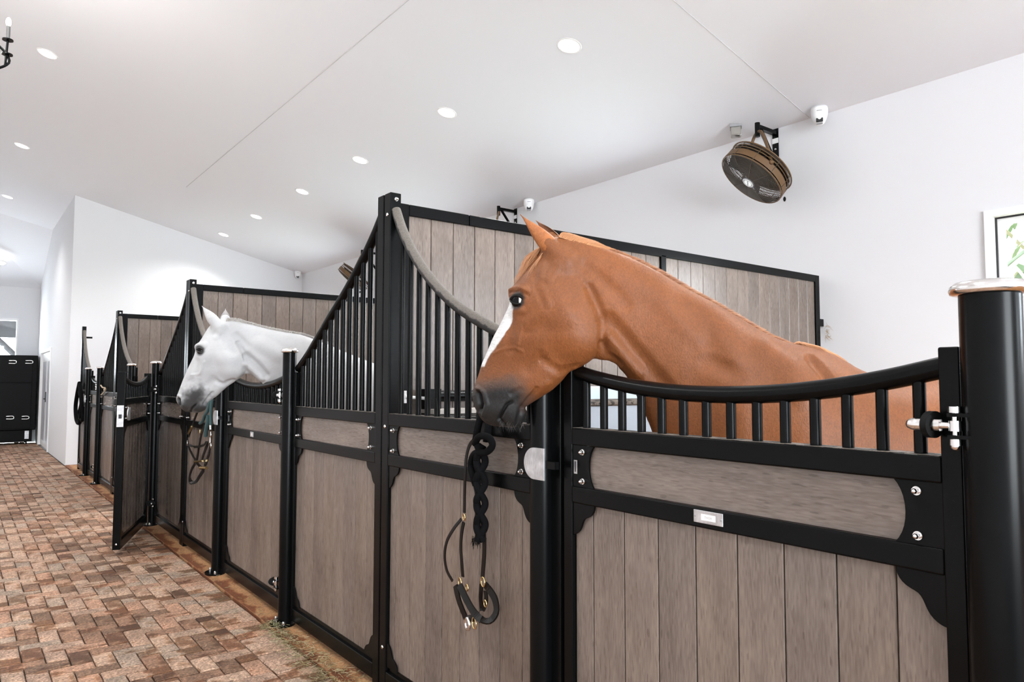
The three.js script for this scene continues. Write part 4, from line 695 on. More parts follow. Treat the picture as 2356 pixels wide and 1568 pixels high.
const B = buildHorse({
  name: 'horse', label: 'white horse with a dark grey muzzle leaning its head out', turn: 16 * D2R, anchor: [590, 850], depth: 4.75, pivot: [532, 790], headTurn: 20 * D2R, shift: 0.13, mm: 2.95, gain: 2.2, fine: true,
  head: [[507, 736], [497, 741], [484, 749], [474, 764], [464, 781], [455, 795], [452, 804], [450, 815], [441, 833], [432.5, 850], [422.4, 872], [415.5, 890], [410, 905], [406, 917], [408.6, 926], [415, 933], [420, 941], [427, 946], [437, 947.5], [452, 949], [465, 946], [472, 941], [475, 934], [477, 927], [486, 919], [496.5, 912], [510, 900], [524, 888], [543, 875], [556, 863], [565, 849], [569, 835], [566, 821], [556, 802], [539, 773], [522, 747]],
  neck: [[640, 950], [628, 920], [612, 893], [600, 876], [591, 868], [579, 860.5], [565, 859], [552, 852], [537, 830], [520, 800], [508, 765], [510, 742], [528, 737], [545, 738], [561, 742], [589, 749], [624, 757.5], [658, 764], [692, 769.5], [723, 780], [755, 792], [785, 806]],
  body: bodyRest.slice(0, -2).concat([[1.05, 1.5], [0.82, 1.52]]), headWidth: [[0, 1]], hw: headW, yTop: 1.86, yBot: 1.22, headEnd: 0.02,
  bodyWidth: [[-0.36, 0.42], [-0.2, 0.37], [-0.05, 0.37], [0.1, 0.43], [0.26, 0.58], [0.45, 0.72], [0.8, 0.86], [1.2, 0.88], [1.55, 0.78]],
  grid: { s: [[-0.68, 0.0, 0.0062], [0.0, 0.55, 0.009], [0.55, 1.9, 0.03]], y: [[0, 1.1, 0.03], [1.1, 1.21, 0.012], [1.21, 1.9, 0.0062]], w: [[-0.37, -0.16, 0.02], [-0.16, 0.24, 0.0068], [0.24, 0.37, 0.018]] },
  headFeatures: [
    { p: [[454, 797], [470, 793]], r: 11, d: 7 }, { p: [[461, 806]], r: 8, d: -5 }, { p: [[482, 783]], r: 11, d: -7 }, { p: [[470, 832], [462, 858]], r: 4.5, d: 4 }, { p: [[453, 830], [450, 858]], r: 10, d: -4 },
    { p: [[525, 832], [532, 852]], r: 28, d: 9 }, { p: [[500, 878], [515, 884], [538, 874]], r: 8, d: -5 }, { p: [[478, 885], [492, 872]], r: 11, d: -4 }, { p: [[440, 862], [458, 860]], r: 4, d: 2.5 },
    { p: [[412, 918], [414, 928]], r: 6, d: -13 }, { p: [[410, 909], [419, 915], [421, 932]], r: 4, d: 4.5 }, { p: [[440, 948], [442, 938], [452, 930]], r: 3.2, d: -5 }, { p: [[455, 938]], r: 11, d: 4 }, { p: [[472, 928], [478, 917], [489, 903]], r: 3.8, d: -5 },
    { p: [[515, 775], [535, 810]], r: 12, d: -4 }, { p: [[505, 765], [497, 775]], r: 9, d: 3 }, { p: [[566, 850], [570, 832], [563, 812], [548, 788]], r: 7, d: -4 }],
  bodyFeatures: [{ p: [[568, 818], [588, 835], [612, 862]], r: 11, d: -9 }, { p: [[566, 838], [582, 850], [602, 870]], r: 10, d: 8 }, { p: [[545, 770], [570, 795]], r: 11, d: -3 }, { p: [[600, 790], [640, 815]], r: 22, d: 5 }],
  zones: { muzzle: [[396, 912], [414, 915], [424, 902], [440, 890], [462, 892], [473, 902], [470, 925], [480, 945], [470, 960], [396, 960]] },
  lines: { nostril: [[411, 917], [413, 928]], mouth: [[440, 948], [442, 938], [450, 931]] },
  eye: [461, 806], sclera: false, lid: std({ color: rgb(0.02, 0.019, 0.019), roughness: 0.5 }), sheen: rgb(0.6, 0.6, 0.6),
  coat: ({ y, nz, nl, inHead, zone, near, eyeD, s, hs }) => {
    const v = 1 - 0.09 * smooth(0.1, 0.45, nl) - 0.05 * nz; let c = [0.44 * v, 0.44 * v, 0.445 * v];
    const fleck = smooth(0.5, 0.62, vnoise(hs * 260 + 500, y * 260, 4096, 4096, 91) * 0.75); c = c.map(q => q * (1 - 0.05 * fleck));
    if (inHead) { const k = smooth(-0.06, 0.045, zone('muzzle') + 0.05 * nz); c = c.map(q => lerp(q, 0.03, k)); const e = smooth(0.042, 0.02, eyeD + 0.008 * nz); c = c.map(q => lerp(q, 0.02, e)); const ns = Math.max(smooth(0.016, 0.008, near('nostril')), smooth(0.007, 0.003, near('mouth'))); c = c.map(q => q * (1 - 0.85 * ns)); }  // shade of the mouth crease painted in along with dark nostril skin
    return c;
  },
  ears: [{ base: [499, 746], tip: [464, 703], wb: 0.045, wt: 0.07, width: 0.039, open: V3(-0.3, 0.1, -0.9), bend: 0.3, out: [0.46, 0.455, 0.455], inn: [0.5, 0.46, 0.45] }, { base: [518, 744], tip: [519, 710], wb: -0.045, wt: -0.06, width: 0.042, open: V3(0.2, 0.1, 0.9), bend: 0.2, out: [0.46, 0.455, 0.455], inn: [0.46, 0.43, 0.42] }],
});
{
  const L = [], bt = (px, py, w) => onPlane(px, py, B.Q.clone().addScaledVector(B.N, w), B.N), at = (px, py, w) => onPlane(px, py, B.piv.clone().addScaledVector(B.Nh, w), B.Nh);
  const crest = [[520, 738], [545, 738], [561, 742], [589, 749], [624, 757.5], [658, 764], [692, 769.5], [723, 780], [755, 792]];
  for (let i = 0; i < 1500; i++) { const f = i / 1500 * (crest.length - 1), k = Math.min(f | 0, crest.length - 2), q = f - k, x = lerp(crest[k][0], crest[k + 1][0], q), y = lerp(crest[k][1], crest[k + 1][1], q), w0 = rr(-0.012, 0.012), n = smooth(2.2, 0.2, f), len = lerp(4.5, 7.5, n) * rr(0.6, 1.1); L.push({ pts: [bt(x, y + 2, w0), bt(x + rr(0, 3), y - len * 0.6, w0), bt(x + rr(1, 7), y - len, w0 + rr(-0.015, 0.015))], r: 0.002 }); }
  for (let i = 0; i < 60; i++) { const w0 = rr(-0.03, 0.02); L.push({ pts: [at(510 + rr(-6, 6), 738 + rr(-2, 3), w0), at(497 + rr(-4, 4), 742 + rr(-3, 3), w0 * 1.2), at(486 + rr(-4, 5), 752 + rr(-3, 6), w0 * 1.3)], r: 0.0014 }); }
  mesh('mane', hair(L), std({ color: rgb(0.5, 0.47, 0.44), roughness: 0.6 }), B.root);
}
// ------------------------------------------------------------------ halters and ropes on the stall fronts
const ring = (p, r, t, n = V3(1, 0, 0.25)) => { const g = new THREE.TorusGeometry(r, t, 8, 24); g.applyQuaternion(new THREE.Quaternion().setFromUnitVectors(V3(0, 0, 1), n.clone().normalize())); g.translate(p.x, p.y, p.z); return g; };
const WD = V3(0, 0, 1);
{
  const q = (px, py, x = -0.03) => onX(980 + px / 3.017, 960 + py / 3.017, x);    // pixels of an enlarged look at the halter
  const h = thing('halter', 'black leather halter with brass rings hanging on a stall panel beside the chestnut horse', 'halter');
  const S = (n, pts, w, t = 0.004) => mesh(n, strap(pts.map(p => q(...p)), w, t, 36, WD), M.leather, h);
  S('crown_strap', [[395, 128, -0.04], [350, 145, -0.045], [302, 195, -0.04], [280, 280, -0.04], [272, 400, -0.045], [268, 540, -0.04], [266, 660, -0.04]], 0.014);
  S('cheek_strap', [[262, 725, -0.04], [248, 800, -0.042], [242, 900, -0.042], [250, 1020, -0.04], [256, 1105, -0.036]], 0.016);
  S('throat_strap', [[245, 705, -0.045], [195, 768, -0.055], [145, 860, -0.06], [130, 960, -0.06], [145, 1060, -0.055], [185, 1135, -0.05]], 0.013);
  S('cheek_strap', [[340, 470, -0.05], [375, 640, -0.05], [400, 780, -0.045], [405, 930, -0.04], [392, 1110, -0.035]], 0.02);
  S('noseband', [[205, 1165, -0.045], [228, 1265, -0.05], [262, 1355, -0.05], [280, 1392, -0.05], [330, 1390, -0.05]], 0.026, 0.006);
  S('noseband', [[232, 1160, -0.05], [285, 1270, -0.065], [340, 1360, -0.075], [400, 1408, -0.08], [450, 1405, -0.07], [488, 1350, -0.055], [480, 1265, -0.045], [440, 1195, -0.04], [412, 1160, -0.04]], 0.026, 0.007);
  S('chin_strap', [[385, 1160, -0.035], [380, 1260, -0.03], [390, 1330, -0.03], [418, 1260, -0.04], [412, 1200, -0.04]], 0.02);
  for (const [n, x, y, r] of [['ring', 265, 692, 0.012], ['ring', 236, 1140, 0.015], ['ring', 396, 1140, 0.017], ['ring', 285, 1180, 0.012], ['ring', 412, 1290, 0.012]]) mesh(n, ring(q(x, y, -0.045), r, 0.0028), M.brass, h);
  mesh('buckle', ring(q(335, 1425, -0.06), 0.02, 0.003), M.brass, h);
  mesh('lead_ring', ring(q(290, 1430, -0.055), 0.019, 0.0075), M.chrome, h);
  const r = thing('lead_rope', 'thick black braided lead rope looped over the stall panel rail', 'rope');
  const braid = (x0, y0, x1, y1, turns, ph, amp) => { const P = []; for (let i = 0; i <= 40; i++) { const t = i / 40, a = t * turns * 2 * Math.PI + ph, c = q(lerp(x0, x1, t), lerp(y0, y1, t), -0.05); P.push(V3(c.x - Math.cos(a * 2) * amp * 0.5, c.y, c.z + Math.sin(a) * amp)); } return P; };
  for (let k = 0; k < 3; k++) mesh('strand', tube(braid(372, 190, 372, 850, 1.5, k * 2.094, 0.021), 0.0135, 90, 8), M.rope, r);
  mesh('loop', tube([q(345, 160, -0.04), q(360, 70, -0.03), q(385, -20, 0.0), q(400, -50, 0.03), q(425, -20, 0.005), q(430, 80, -0.035), q(420, 170, -0.045)], 0.014, 50, 8), M.rope, r);
  mesh('knot', tube([q(340, 180, -0.05), q(375, 130, -0.075), q(440, 140, -0.07), q(462, 190, -0.06), q(420, 240, -0.06), q(340, 250, -0.06), q(310, 320, -0.055), q(330, 420, -0.055), q(345, 470, -0.05)], 0.013, 60, 8), M.rope, r);
  const fr = []; for (let i = 0; i < 46; i++) { const x = rr(320, 378), y = rr(820, 870), p = q(x, y, rr(-0.06, -0.04)), e = p.clone(); e.y -= rr(0.01, 0.035); e.z += rr(-0.012, 0.012); fr.push({ pts: [p, p.clone().lerp(e, 0.5), e], r: 0.0012 }); }
  const f = mesh('frayed_end', hair(fr), M.rope, r); f.userData.kind = 'stuff';
}
{
  const q = (px, py, x = -0.03) => onX(400 + px / 5.406, 840 + py / 5.406, x);
  const h = thing('halter', 'dark leather halter with brass fittings hanging below the white horse\'s muzzle', 'halter');
  const S = (n, pts, w) => mesh(n, strap(pts.map(p => q(...p)), w, 0.005, 30, WD), M.leather, h);
  S('crown_strap', [[300, 560, -0.04], [255, 680, -0.045], [213, 800, -0.045], [185, 880, -0.05]], 0.03);
  S('throat_strap', [[172, 930, -0.05], [185, 1010, -0.05], [235, 1120, -0.05], [290, 1215, -0.05], [335, 1265, -0.05]], 0.024);
  S('noseband', [[270, 1210, -0.045], [215, 1310, -0.06], [195, 1400, -0.07], [225, 1455, -0.075], [275, 1440, -0.06], [330, 1360, -0.05], [375, 1295, -0.045]], 0.04);
  S('cheek_strap', [[385, 740, -0.05], [345, 850, -0.05], [318, 980, -0.05], [300, 1100, -0.05], [285, 1185, -0.05]], 0.034);
  S('cheek_strap', [[425, 965, -0.04], [395, 1040, -0.04], [365, 1120, -0.04], [350, 1185, -0.04]], 0.034);
  S('cheek_strap', [[452, 1020, -0.035], [435, 1110, -0.035], [405, 1200, -0.035], [380, 1265, -0.035]], 0.034);
  S('brow_strap', [[185, 985, -0.055], [245, 1012, -0.06], [320, 1008, -0.06], [375, 985, -0.055], [402, 955, -0.05]], 0.02);
  const bar = (a, b, r) => rod(q(...a), q(...b), r);
  mesh('buckle', bar([255, 1198, -0.06], [360, 1188, -0.05], 0.008), M.brass, h); mesh('buckle', bar([330, 1272, -0.06], [410, 1275, -0.045], 0.012), M.brass, h);
  mesh('buckle', bar([225, 760, -0.055], [180, 850, -0.055], 0.009), M.brass, h); mesh('ring', ring(q(325, 830, -0.058), 0.018, 0.004), M.brass, h); mesh('ring', ring(q(168, 965, -0.058), 0.02, 0.004), M.chrome, h);
  const r = thing('lead_rope', 'grey green lead rope with a chrome snap over the halter below the white horse', 'rope');
  mesh('rope', tube([q(462, 330, 0.03), q(470, 420, -0.03), q(462, 560, -0.04), q(460, 740, -0.045)], 0.0125, 40, 8), M.ropeGreen, r);
  mesh('rope', tube([q(470, 340, 0.03), q(440, 470, -0.04), q(420, 560, -0.05), q(385, 620, -0.06), q(360, 690, -0.06), q(325, 720, -0.055)], 0.0125, 40, 8), M.ropeGreen, r);
  mesh('rope', tube([q(425, 620, -0.06), q(415, 720, -0.06), q(400, 800, -0.06), q(395, 880, -0.055)], 0.015, 30, 8), M.ropeGreen, r);
  mesh('snap', merge([rod(q(460, 745, -0.05), q(462, 800, -0.05), 0.012), ring(q(460, 865, -0.055), 0.022, 0.0055), rod(q(458, 890, -0.055), q(455, 960, -0.055), 0.009), ring(q(462, 1000, -0.055), 0.016, 0.0045)]), M.chrome, r);
}
{
  const q = (px, py, x = -0.04) => onX(px, py, x), h = thing('halter', 'black rope halter bundle on the last stall panel by the white end wall', 'halter');
  mesh('loop', tube([q(183, 880), q(178, 905), q(174, 935), q(176, 965), q(184, 970), q(188, 940), q(186, 905), q(184, 882)], 0.03, 50, 8), M.rope, h);
  mesh('loop', tube([q(182, 900), q(187, 925), q(182, 950), q(190, 965), q(191, 935)], 0.025, 40, 8), M.rope, h);
  const k = thing('rope_end', 'short knotted tan rope end tied to a far stall panel', 'rope'), c = (px, py, x = -0.03) => onX(px, py, x);
  mesh('rope', tube([c(232, 886), c(236, 891), c(242, 893), c(240, 900), c(233, 908)], 0.009, 30, 8), std({ color: rgb(0.48, 0.38, 0.27), roughness: 0.9 }), k); mesh('knot', (() => { const g = new THREE.IcosahedronGeometry(0.02, 2), p = c(241, 896); g.scale(0.8, 1.1, 1); g.translate(p.x, p.y, p.z); return g; })(), std({ color: rgb(0.45, 0.36, 0.26), roughness: 0.9 }), k);
}
// ------------------------------------------------------------------ wall fans, cameras, fittings
function fan(z, label) {
  const dz = z + 3.455, t = thing('wall_fan', label, 'fan', [0, 0, dz], 0, 'wall fans');
  const d = rayOf(1738, 405).normalize(), r1 = RIGHT.clone().addScaledVector(d, -RIGHT.dot(d)).normalize(), u1 = r1.clone().cross(d).normalize(), n = d.clone().multiplyScalar(-0.45).addScaledVector(r1, -0.525).addScaledVector(u1, -0.72).normalize();
  const c = onX(1728, 412, 3.5), brown = std({ color: rgb(0.13, 0.068, 0.025), roughness: 0.55 }), wire = std({ color: rgb(0.06, 0.038, 0.02), roughness: 0.5 }), dark = std({ color: rgb(0.008, 0.0065, 0.005), roughness: 0.7 });
  const qn = new THREE.Quaternion().setFromUnitVectors(V3(0, 0, 1), n), put = g => { g.applyQuaternion(qn); g.translate(c.x, c.y, c.z); return g; }, R = 0.275, Dp = 0.14;
  const tor = (r, k, w) => { const g = new THREE.TorusGeometry(r, w, 6, 48); g.translate(0, 0, k); return put(g); };
  for (let i = 0; i < 7; i++) mesh('drum_wire', tor(R + (i === 0 || i === 6 ? 0.004 : 0), -Dp + Dp * i / 6, i === 0 || i === 6 ? 0.006 : 0.0035), brown, t);
  mesh('drum_band', put((() => { const g = new THREE.CylinderGeometry(R + 0.006, R + 0.006, 0.05, 48, 1, true); g.rotateX(Math.PI / 2); g.translate(0, 0, -0.04); return g; })()), Object.assign(brown.clone(), { side: THREE.DoubleSide }), t);
  for (let i = 1; i < 20; i++) { const u = i / 20; mesh('grille_ring', tor(0.05 + (R - 0.05) * u, 0.035 * (1 - u * u) - 0.0, 0.0028), wire, t); mesh('grille_ring', tor(0.05 + (R - 0.05) * u, -Dp - 0.03 * (1 - u * u), 0.002), wire, t); }
  for (let i = 0; i < 10; i++) { const a = i / 10 * 6.283; const f = (r, k) => V3(Math.cos(a) * r, Math.sin(a) * r, k).applyQuaternion(qn).add(c); mesh('grille_spoke', tube([f(0.05, 0.036), f(0.17, 0.027), f(R, 0.002), f(R + 0.004, -Dp * 0.5), f(R, -Dp)], 0.0026, 20, 5), wire, t); }
  for (let i = 0; i < 4; i++) { const g = new THREE.BoxGeometry(0.2, 0.13, 0.006); g.translate(0.15, 0, 0); g.rotateX(0.45); g.rotateZ(i * Math.PI / 2 + 0.3); g.translate(0, 0, -0.07); mesh('blade', put(g), dark, t); }
  mesh('motor', put((() => { const g = cylG(0.075, 0.13, 24); g.rotateX(Math.PI / 2); g.translate(0, 0, -0.09); return g; })()), dark, t);
  mesh('dark_back_disc', put((() => { const g = new THREE.CylinderGeometry(R - 0.012, R - 0.012, 0.006, 48); g.rotateX(Math.PI / 2); g.translate(0, 0, -Dp + 0.012); return g; })()), std({ map: dataTex(128, 128, (u, v) => { const n = fbm(u, v, 12, 12, 4, 701), k = 0.1 + 0.22 * smooth(0.5, 0.75, n); return [k * 1.05, k * 0.9, k * 0.72]; }, true), roughness: 0.95 }), t);  // solid dusty disc added to close the see-through fan and darken its inside
  mesh('badge_mark', put((() => { const g = new THREE.BoxGeometry(0.008, 0.058, 0.002); g.rotateZ(0.35); g.translate(0, 0, 0.0462); return g; })()), M.grey, t);
  mesh('hub_badge', put((() => { const g = cylG(0.052, 0.012, 32); g.rotateX(Math.PI / 2); g.translate(0, 0, 0.036); return g; })()), M.grey, t); mesh('badge_plate', put((() => { const g = merge([(() => { const a = new THREE.TorusGeometry(0.044, 0.004, 6, 32); return a; })(), (() => { const a = cylG(0.034, 0.004, 28); a.rotateX(Math.PI / 2); return a; })()]); g.translate(0, 0, 0.043); return g; })()), M.white, t);
  // bracket on the wall, yoke, pull switch
  const W = WALL_X, tip = onZ(1741, 290, -3.455), top = 3.66, bot = 3.33, z0 = -3.455;
  mesh('wall_plate', boxG(W - 0.008, W, bot, top, z0 - 0.028, z0 + 0.028), M.black, t); mesh('plate_sticker', boxG(W - 0.0095, W - 0.0075, 3.53, 3.575, z0 - 0.029, z0 + 0.029), M.white, t);
  for (const y of [3.63, 3.48, 3.36]) { const b = mesh('screw', screwG, M.chrome, t, [W - 0.008, y, z0]); b.rotation.y = -Math.PI / 2; }
  mesh('arm', boxG(tip.x, W - 0.004, tip.y - 0.02, tip.y + 0.012, z0 - 0.02, z0 + 0.02), M.black, t);
  mesh('brace', rod(V3(tip.x + 0.05, tip.y - 0.01, z0), V3(W - 0.01, bot + 0.02, z0), 0.02, 4), M.black, t);
  mesh('swivel', rod(V3(tip.x + 0.01, tip.y + 0.03, z0), V3(tip.x + 0.01, tip.y - 0.09, z0), 0.022, 12), M.black, t);
  const ax = n.clone().cross(V3(0, 1, 0)).normalize(), mid = c.clone().addScaledVector(n, -Dp / 2), p1 = mid.clone().addScaledVector(ax, R + 0.012), p2 = mid.clone().addScaledVector(ax, -R - 0.012), k = V3(tip.x + 0.01, tip.y - 0.06, z0);
  mesh('yoke', tube([p1, p1.clone().lerp(k, 0.5).addScaledVector(ax, 0.05), k.clone().addScaledVector(ax, 0.05), k.clone().addScaledVector(ax, -0.05), p2.clone().lerp(k, 0.5).addScaledVector(ax, -0.05), p2], 0.013, 50, 8), brown, t);
  mesh('yoke_knob', merge([p1, p2].map(p => { const g = new THREE.SphereGeometry(0.018, 12, 8); g.translate(p.x, p.y, p.z); return g; })), brown, t).userData.kind = 'stuff';
  const sw = onX(1805, 452, c.x + 0.02); mesh('pull_switch', (() => { const g = new THREE.SphereGeometry(0.011, 10, 8); g.scale(1, 1.8, 1); g.translate(sw.x, sw.y - 0.02, sw.z); return g; })(), M.rubber, t);
  return t;
}
fan(-3.455, 'dusty brown wall fan on a black bracket above the chestnut horse\'s stall');
fan(-7.15, 'wall fan whose bracket rises over the divider behind the chestnut horse\'s ears');
fan(-11.0, 'distant brown wall fan behind the bars of the white horse\'s stall');
function dome(p, look, label) {
  const t = thing('security_camera', label, 'security camera', [p.x, p.y, p.z], 0, 'security cameras');
  t.quaternion.setFromUnitVectors(V3(0, 0, 1), V3(look.x, 0, look.z).normalize());
  mesh('base', (() => { const g = new THREE.LatheGeometry([[0, 0.02], [0.062, 0.02], [0.066, -0.005], [0.064, -0.05], [0.056, -0.085], [0.035, -0.098], [0, -0.1]].map(([r, y]) => new THREE.Vector2(r, y)).reverse(), 32); return g; })(), M.white, t);
  mesh('ball', (() => { const g = new THREE.SphereGeometry(0.05, 28, 20); g.translate(0, -0.09, 0.022); return g; })(), M.white, t);
  mesh('lens_window', rboxG(-0.026, 0.026, -0.123, -0.088, 0.055, 0.07, 0.006), M.darkgap, t); mesh('sensor_strip', rboxG(-0.023, 0.023, -0.138, -0.126, 0.045, 0.062, 0.004), M.grey, t);
  mesh('logo_print', boxG(-0.02, 0.02, -0.03, -0.024, 0.0645, 0.0662), M.grey, t);
}
const toCam = p => V3(EYE.x - p.x, 0, EYE.z - p.z);
for (const [px, py, x, l] of [[1885, 248, 3.9, 'white dome security camera right of the nearest wall fan'], [1217, 460, 3.9, 'white dome security camera over the divider behind the chestnut horse'], [688, 626, 3.88, 'tiny white dome security camera in the far ceiling corner']]) { const p = px === 688 ? V3(3.86, 0, END_Z + 0.12) : onX(px, py, x); p.y = ceilY(p.x) - 0.015; dome(p, toCam(p), l); }
{ const t = thing('junction_box', 'small dusty clear box on the ceiling beside the nearest wall fan', 'junction box', [3.8, ceilY(3.8), -3.72]); t.rotation.y = 0.6;
  mesh('back_plate', boxG(-0.06, 0.06, -0.012, 0.02, -0.05, 0.05), M.grey, t); mesh('clear_cover', rboxG(-0.055, 0.055, -0.085, -0.012, -0.045, 0.045, 0.012), phys({ color: rgb(0.55, 0.52, 0.48), roughness: 0.3, transmission: 0.5, thickness: 0 }), t); mesh('lamp_head', (() => { const g = cylG(0.03, 0.05, 16); g.translate(-0.02, -0.06, 0.02); return g; })(), M.white, t); }
{ // chandelier under the ridge; only one arm reaches into the picture
  const cy = onPlane(18, 92, V3(-1.4, 0, 0), V3(1, 0, 0)), t = thing('chandelier', 'black iron chandelier arm with candle bulb over the aisle', 'chandelier', [RIDGE_X, cy.y, cy.z]), R = cy.x - RIDGE_X;
  mesh('hanging_rod', rod(V3(0, -0.1, 0), V3(0, ceilY(RIDGE_X) - cy.y, 0), 0.012), M.black, t); mesh('hub', (() => { const g = new THREE.SphereGeometry(0.06, 20, 14); g.scale(1, 1.5, 1); g.translate(0, -0.2, 0); return g; })(), M.black, t);
  const glow = std({ color: rgb(1, 1, 1), emissive: rgb(1, 0.93, 0.82), emissiveIntensity: 6 });
  for (let i = 0; i < 6; i++) { const a = i * Math.PI / 3, f = (r, y) => V3(Math.cos(a) * r, y, Math.sin(a) * r);
    const arm = mesh('arm', tube([f(0.04, -0.2), f(0.25, -0.29), f(R - 0.08, -0.235), f(R + 0.012, -0.16), f(R + 0.0, -0.11), f(R - 0.06, -0.05), f(R - 0.13, -0.02)], 0.009, 40, 8), M.black, t);
    mesh('stem', rod(f(R - 0.01, -0.19), f(R, 0), 0.008), M.black, arm); mesh('drip_pan', (() => { const g = merge([cylG(0.034, 0.008, 24), (() => { const b = cylG(0.034, 0.008, 24); b.translate(-0.0, -0.105, 0); return b; })()]); const p = f(R, 0); g.translate(p.x, p.y, p.z); return g; })(), M.black, arm);
    mesh('candle_sleeve', rod(f(R, 0.004), f(R, 0.1), 0.0125, 16), std({ color: rgb(0.07, 0.07, 0.07), roughness: 0.5 }), arm);
    mesh('bulb', (() => { const g = new THREE.SphereGeometry(0.017, 16, 12); g.scale(1, 2, 1); const p = f(R, 0.13); g.translate(p.x, p.y, p.z); return g; })(), glow, arm);
    const l = new THREE.PointLight(rgb(1, 0.97, 0.93), 0.8, 0, 2); const p = f(R, 0.13); l.position.set(RIDGE_X + p.x, cy.y + p.y, cy.z + p.z); l.castShadow = true; l.shadow.radius = 1; l.name = 'candle_light'; scene.add(l); }
}
// ------------------------------------------------------------------ things inside the stalls
{ // pale plastic manger on the divider behind the chestnut
  const z = TALL[0] + 0.016, t = thing('manger', 'pale blue grey manger with dusty rim behind the gate bars', 'manger', [1.5, 0, z]), pm = std({ color: rgb(0.5, 0.58, 0.66), roughness: 0.55 });
  const s = new THREE.Shape(); s.moveTo(0, 0.85); s.lineTo(0.16, 0.85); s.lineTo(0.27, 1.31); s.lineTo(0, 1.31);
  const g = new THREE.ExtrudeGeometry(s, { depth: 0.86, bevelEnabled: true, bevelSize: 0.012, bevelThickness: 0.012, bevelSegments: 2 }); g.applyMatrix4(new THREE.Matrix4().makeBasis(V3(0, 0, 1), V3(0, 1, 0), V3(-1, 0, 0))); g.translate(0.43, 0, 0.014);
  mesh('tub', metricUV(plain(g)), pm, t); mesh('rim', rboxG(-0.47, 0.47, 1.315, 1.345, 0.012, 0.31, 0.012), M.dusty, t); mesh('back_board', rboxG(-0.47, 0.47, 1.335, 1.42, 0.002, 0.03, 0.01), pm, t);
}
{ const z = TALL[0] + 0.016, t = thing('water_trough', 'black wall trough with pipe and ledge behind the swan neck bars', 'trough', [0, 0, z]);
  mesh('pipe', rod(V3(0.22, 1.375, 0.06), V3(0.95, 1.375, 0.06), 0.028, 14), M.black, t); mesh('bracket', boxG(0.2, 0.26, 1.2, 1.41, 0.001, 0.1), M.black, t); mesh('ledge', rboxG(0.2, 1.0, 1.288, 1.315, 0.001, 0.13, 0.004), std({ color: rgb(0.5, 0.46, 0.42), roughness: 0.7 }), t); mesh('tub', rboxG(0.18, 1.02, 1.02, 1.286, 0.001, 0.22, 0.02), M.black, t);
  mesh('pipe_clip', ring(V3(0.52, 1.4, 0.06), 0.02, 0.003), M.chrome, t);
  const k = thing('wall_hook', 'white round wall hook beside the tall post behind the bars', 'hook', [0.105, 1.372, TALL[0] + 0.031]); mesh('disc', (() => { const g = cylG(0.03, 0.012, 28); g.rotateX(Math.PI / 2); g.translate(0, 0, 0.006); return g; })(), M.white, k); mesh('hook', rod(V3(0, 0, 0.012), V3(0.13, -0.01, 0.04), 0.008), M.white, k); }
{ const p = V3(0.385, 0.66, TALL[2] + 0.018 + 0.168), t = thing('bucket', 'blue plastic bucket with a paper sticker hanging beyond the open gate', 'bucket', [p.x, p.y, p.z]), bl = std({ color: rgb(0.012, 0.035, 0.09), roughness: 0.45 });
  mesh('pail', new THREE.LatheGeometry([[0, 0], [0.115, 0], [0.12, 0.01], [0.138, 0.33], [0.132, 0.33], [0.112, 0.012], [0, 0.012]].map(([r, y]) => new THREE.Vector2(r, y)), 40), bl, t); mesh('rim', (() => { const g = new THREE.TorusGeometry(0.139, 0.009, 8, 40); g.rotateX(Math.PI / 2); g.translate(0, 0.335, 0); return g; })(), bl, t);
  const st = dataTex(64, 128, (u, v) => { const n = fbm(u, v, 5, 7, 2, 601); return v > 0.52 && n > 0.52 ? [0.85, 0.4, 0.38] : n < 0.36 ? [0.15, 0.15, 0.16] : [0.88, 0.86, 0.86]; }, true);
  const d = toCam(p).normalize(), ang = Math.atan2(d.x, d.z); mesh('sticker', (() => { const g = new THREE.CylinderGeometry(0.1345, 0.1275, 0.17, 12, 1, true, ang - 0.52, 0.7); g.translate(0, 0.2, 0); return g; })(), std({ map: st, roughness: 0.5, side: THREE.DoubleSide }), t);
  mesh('handle', tube([V3(-0.14, 0.33, 0), V3(-0.09, 0.42, -0.02), V3(0, 0.45, -0.06), V3(0.09, 0.42, -0.02), V3(0.14, 0.33, 0)], 0.004, 30, 6), M.steel, t); mesh('wall_strap', boxG(-0.012, 0.012, 0.42, 0.52, -0.169, -0.055), M.black, t); }
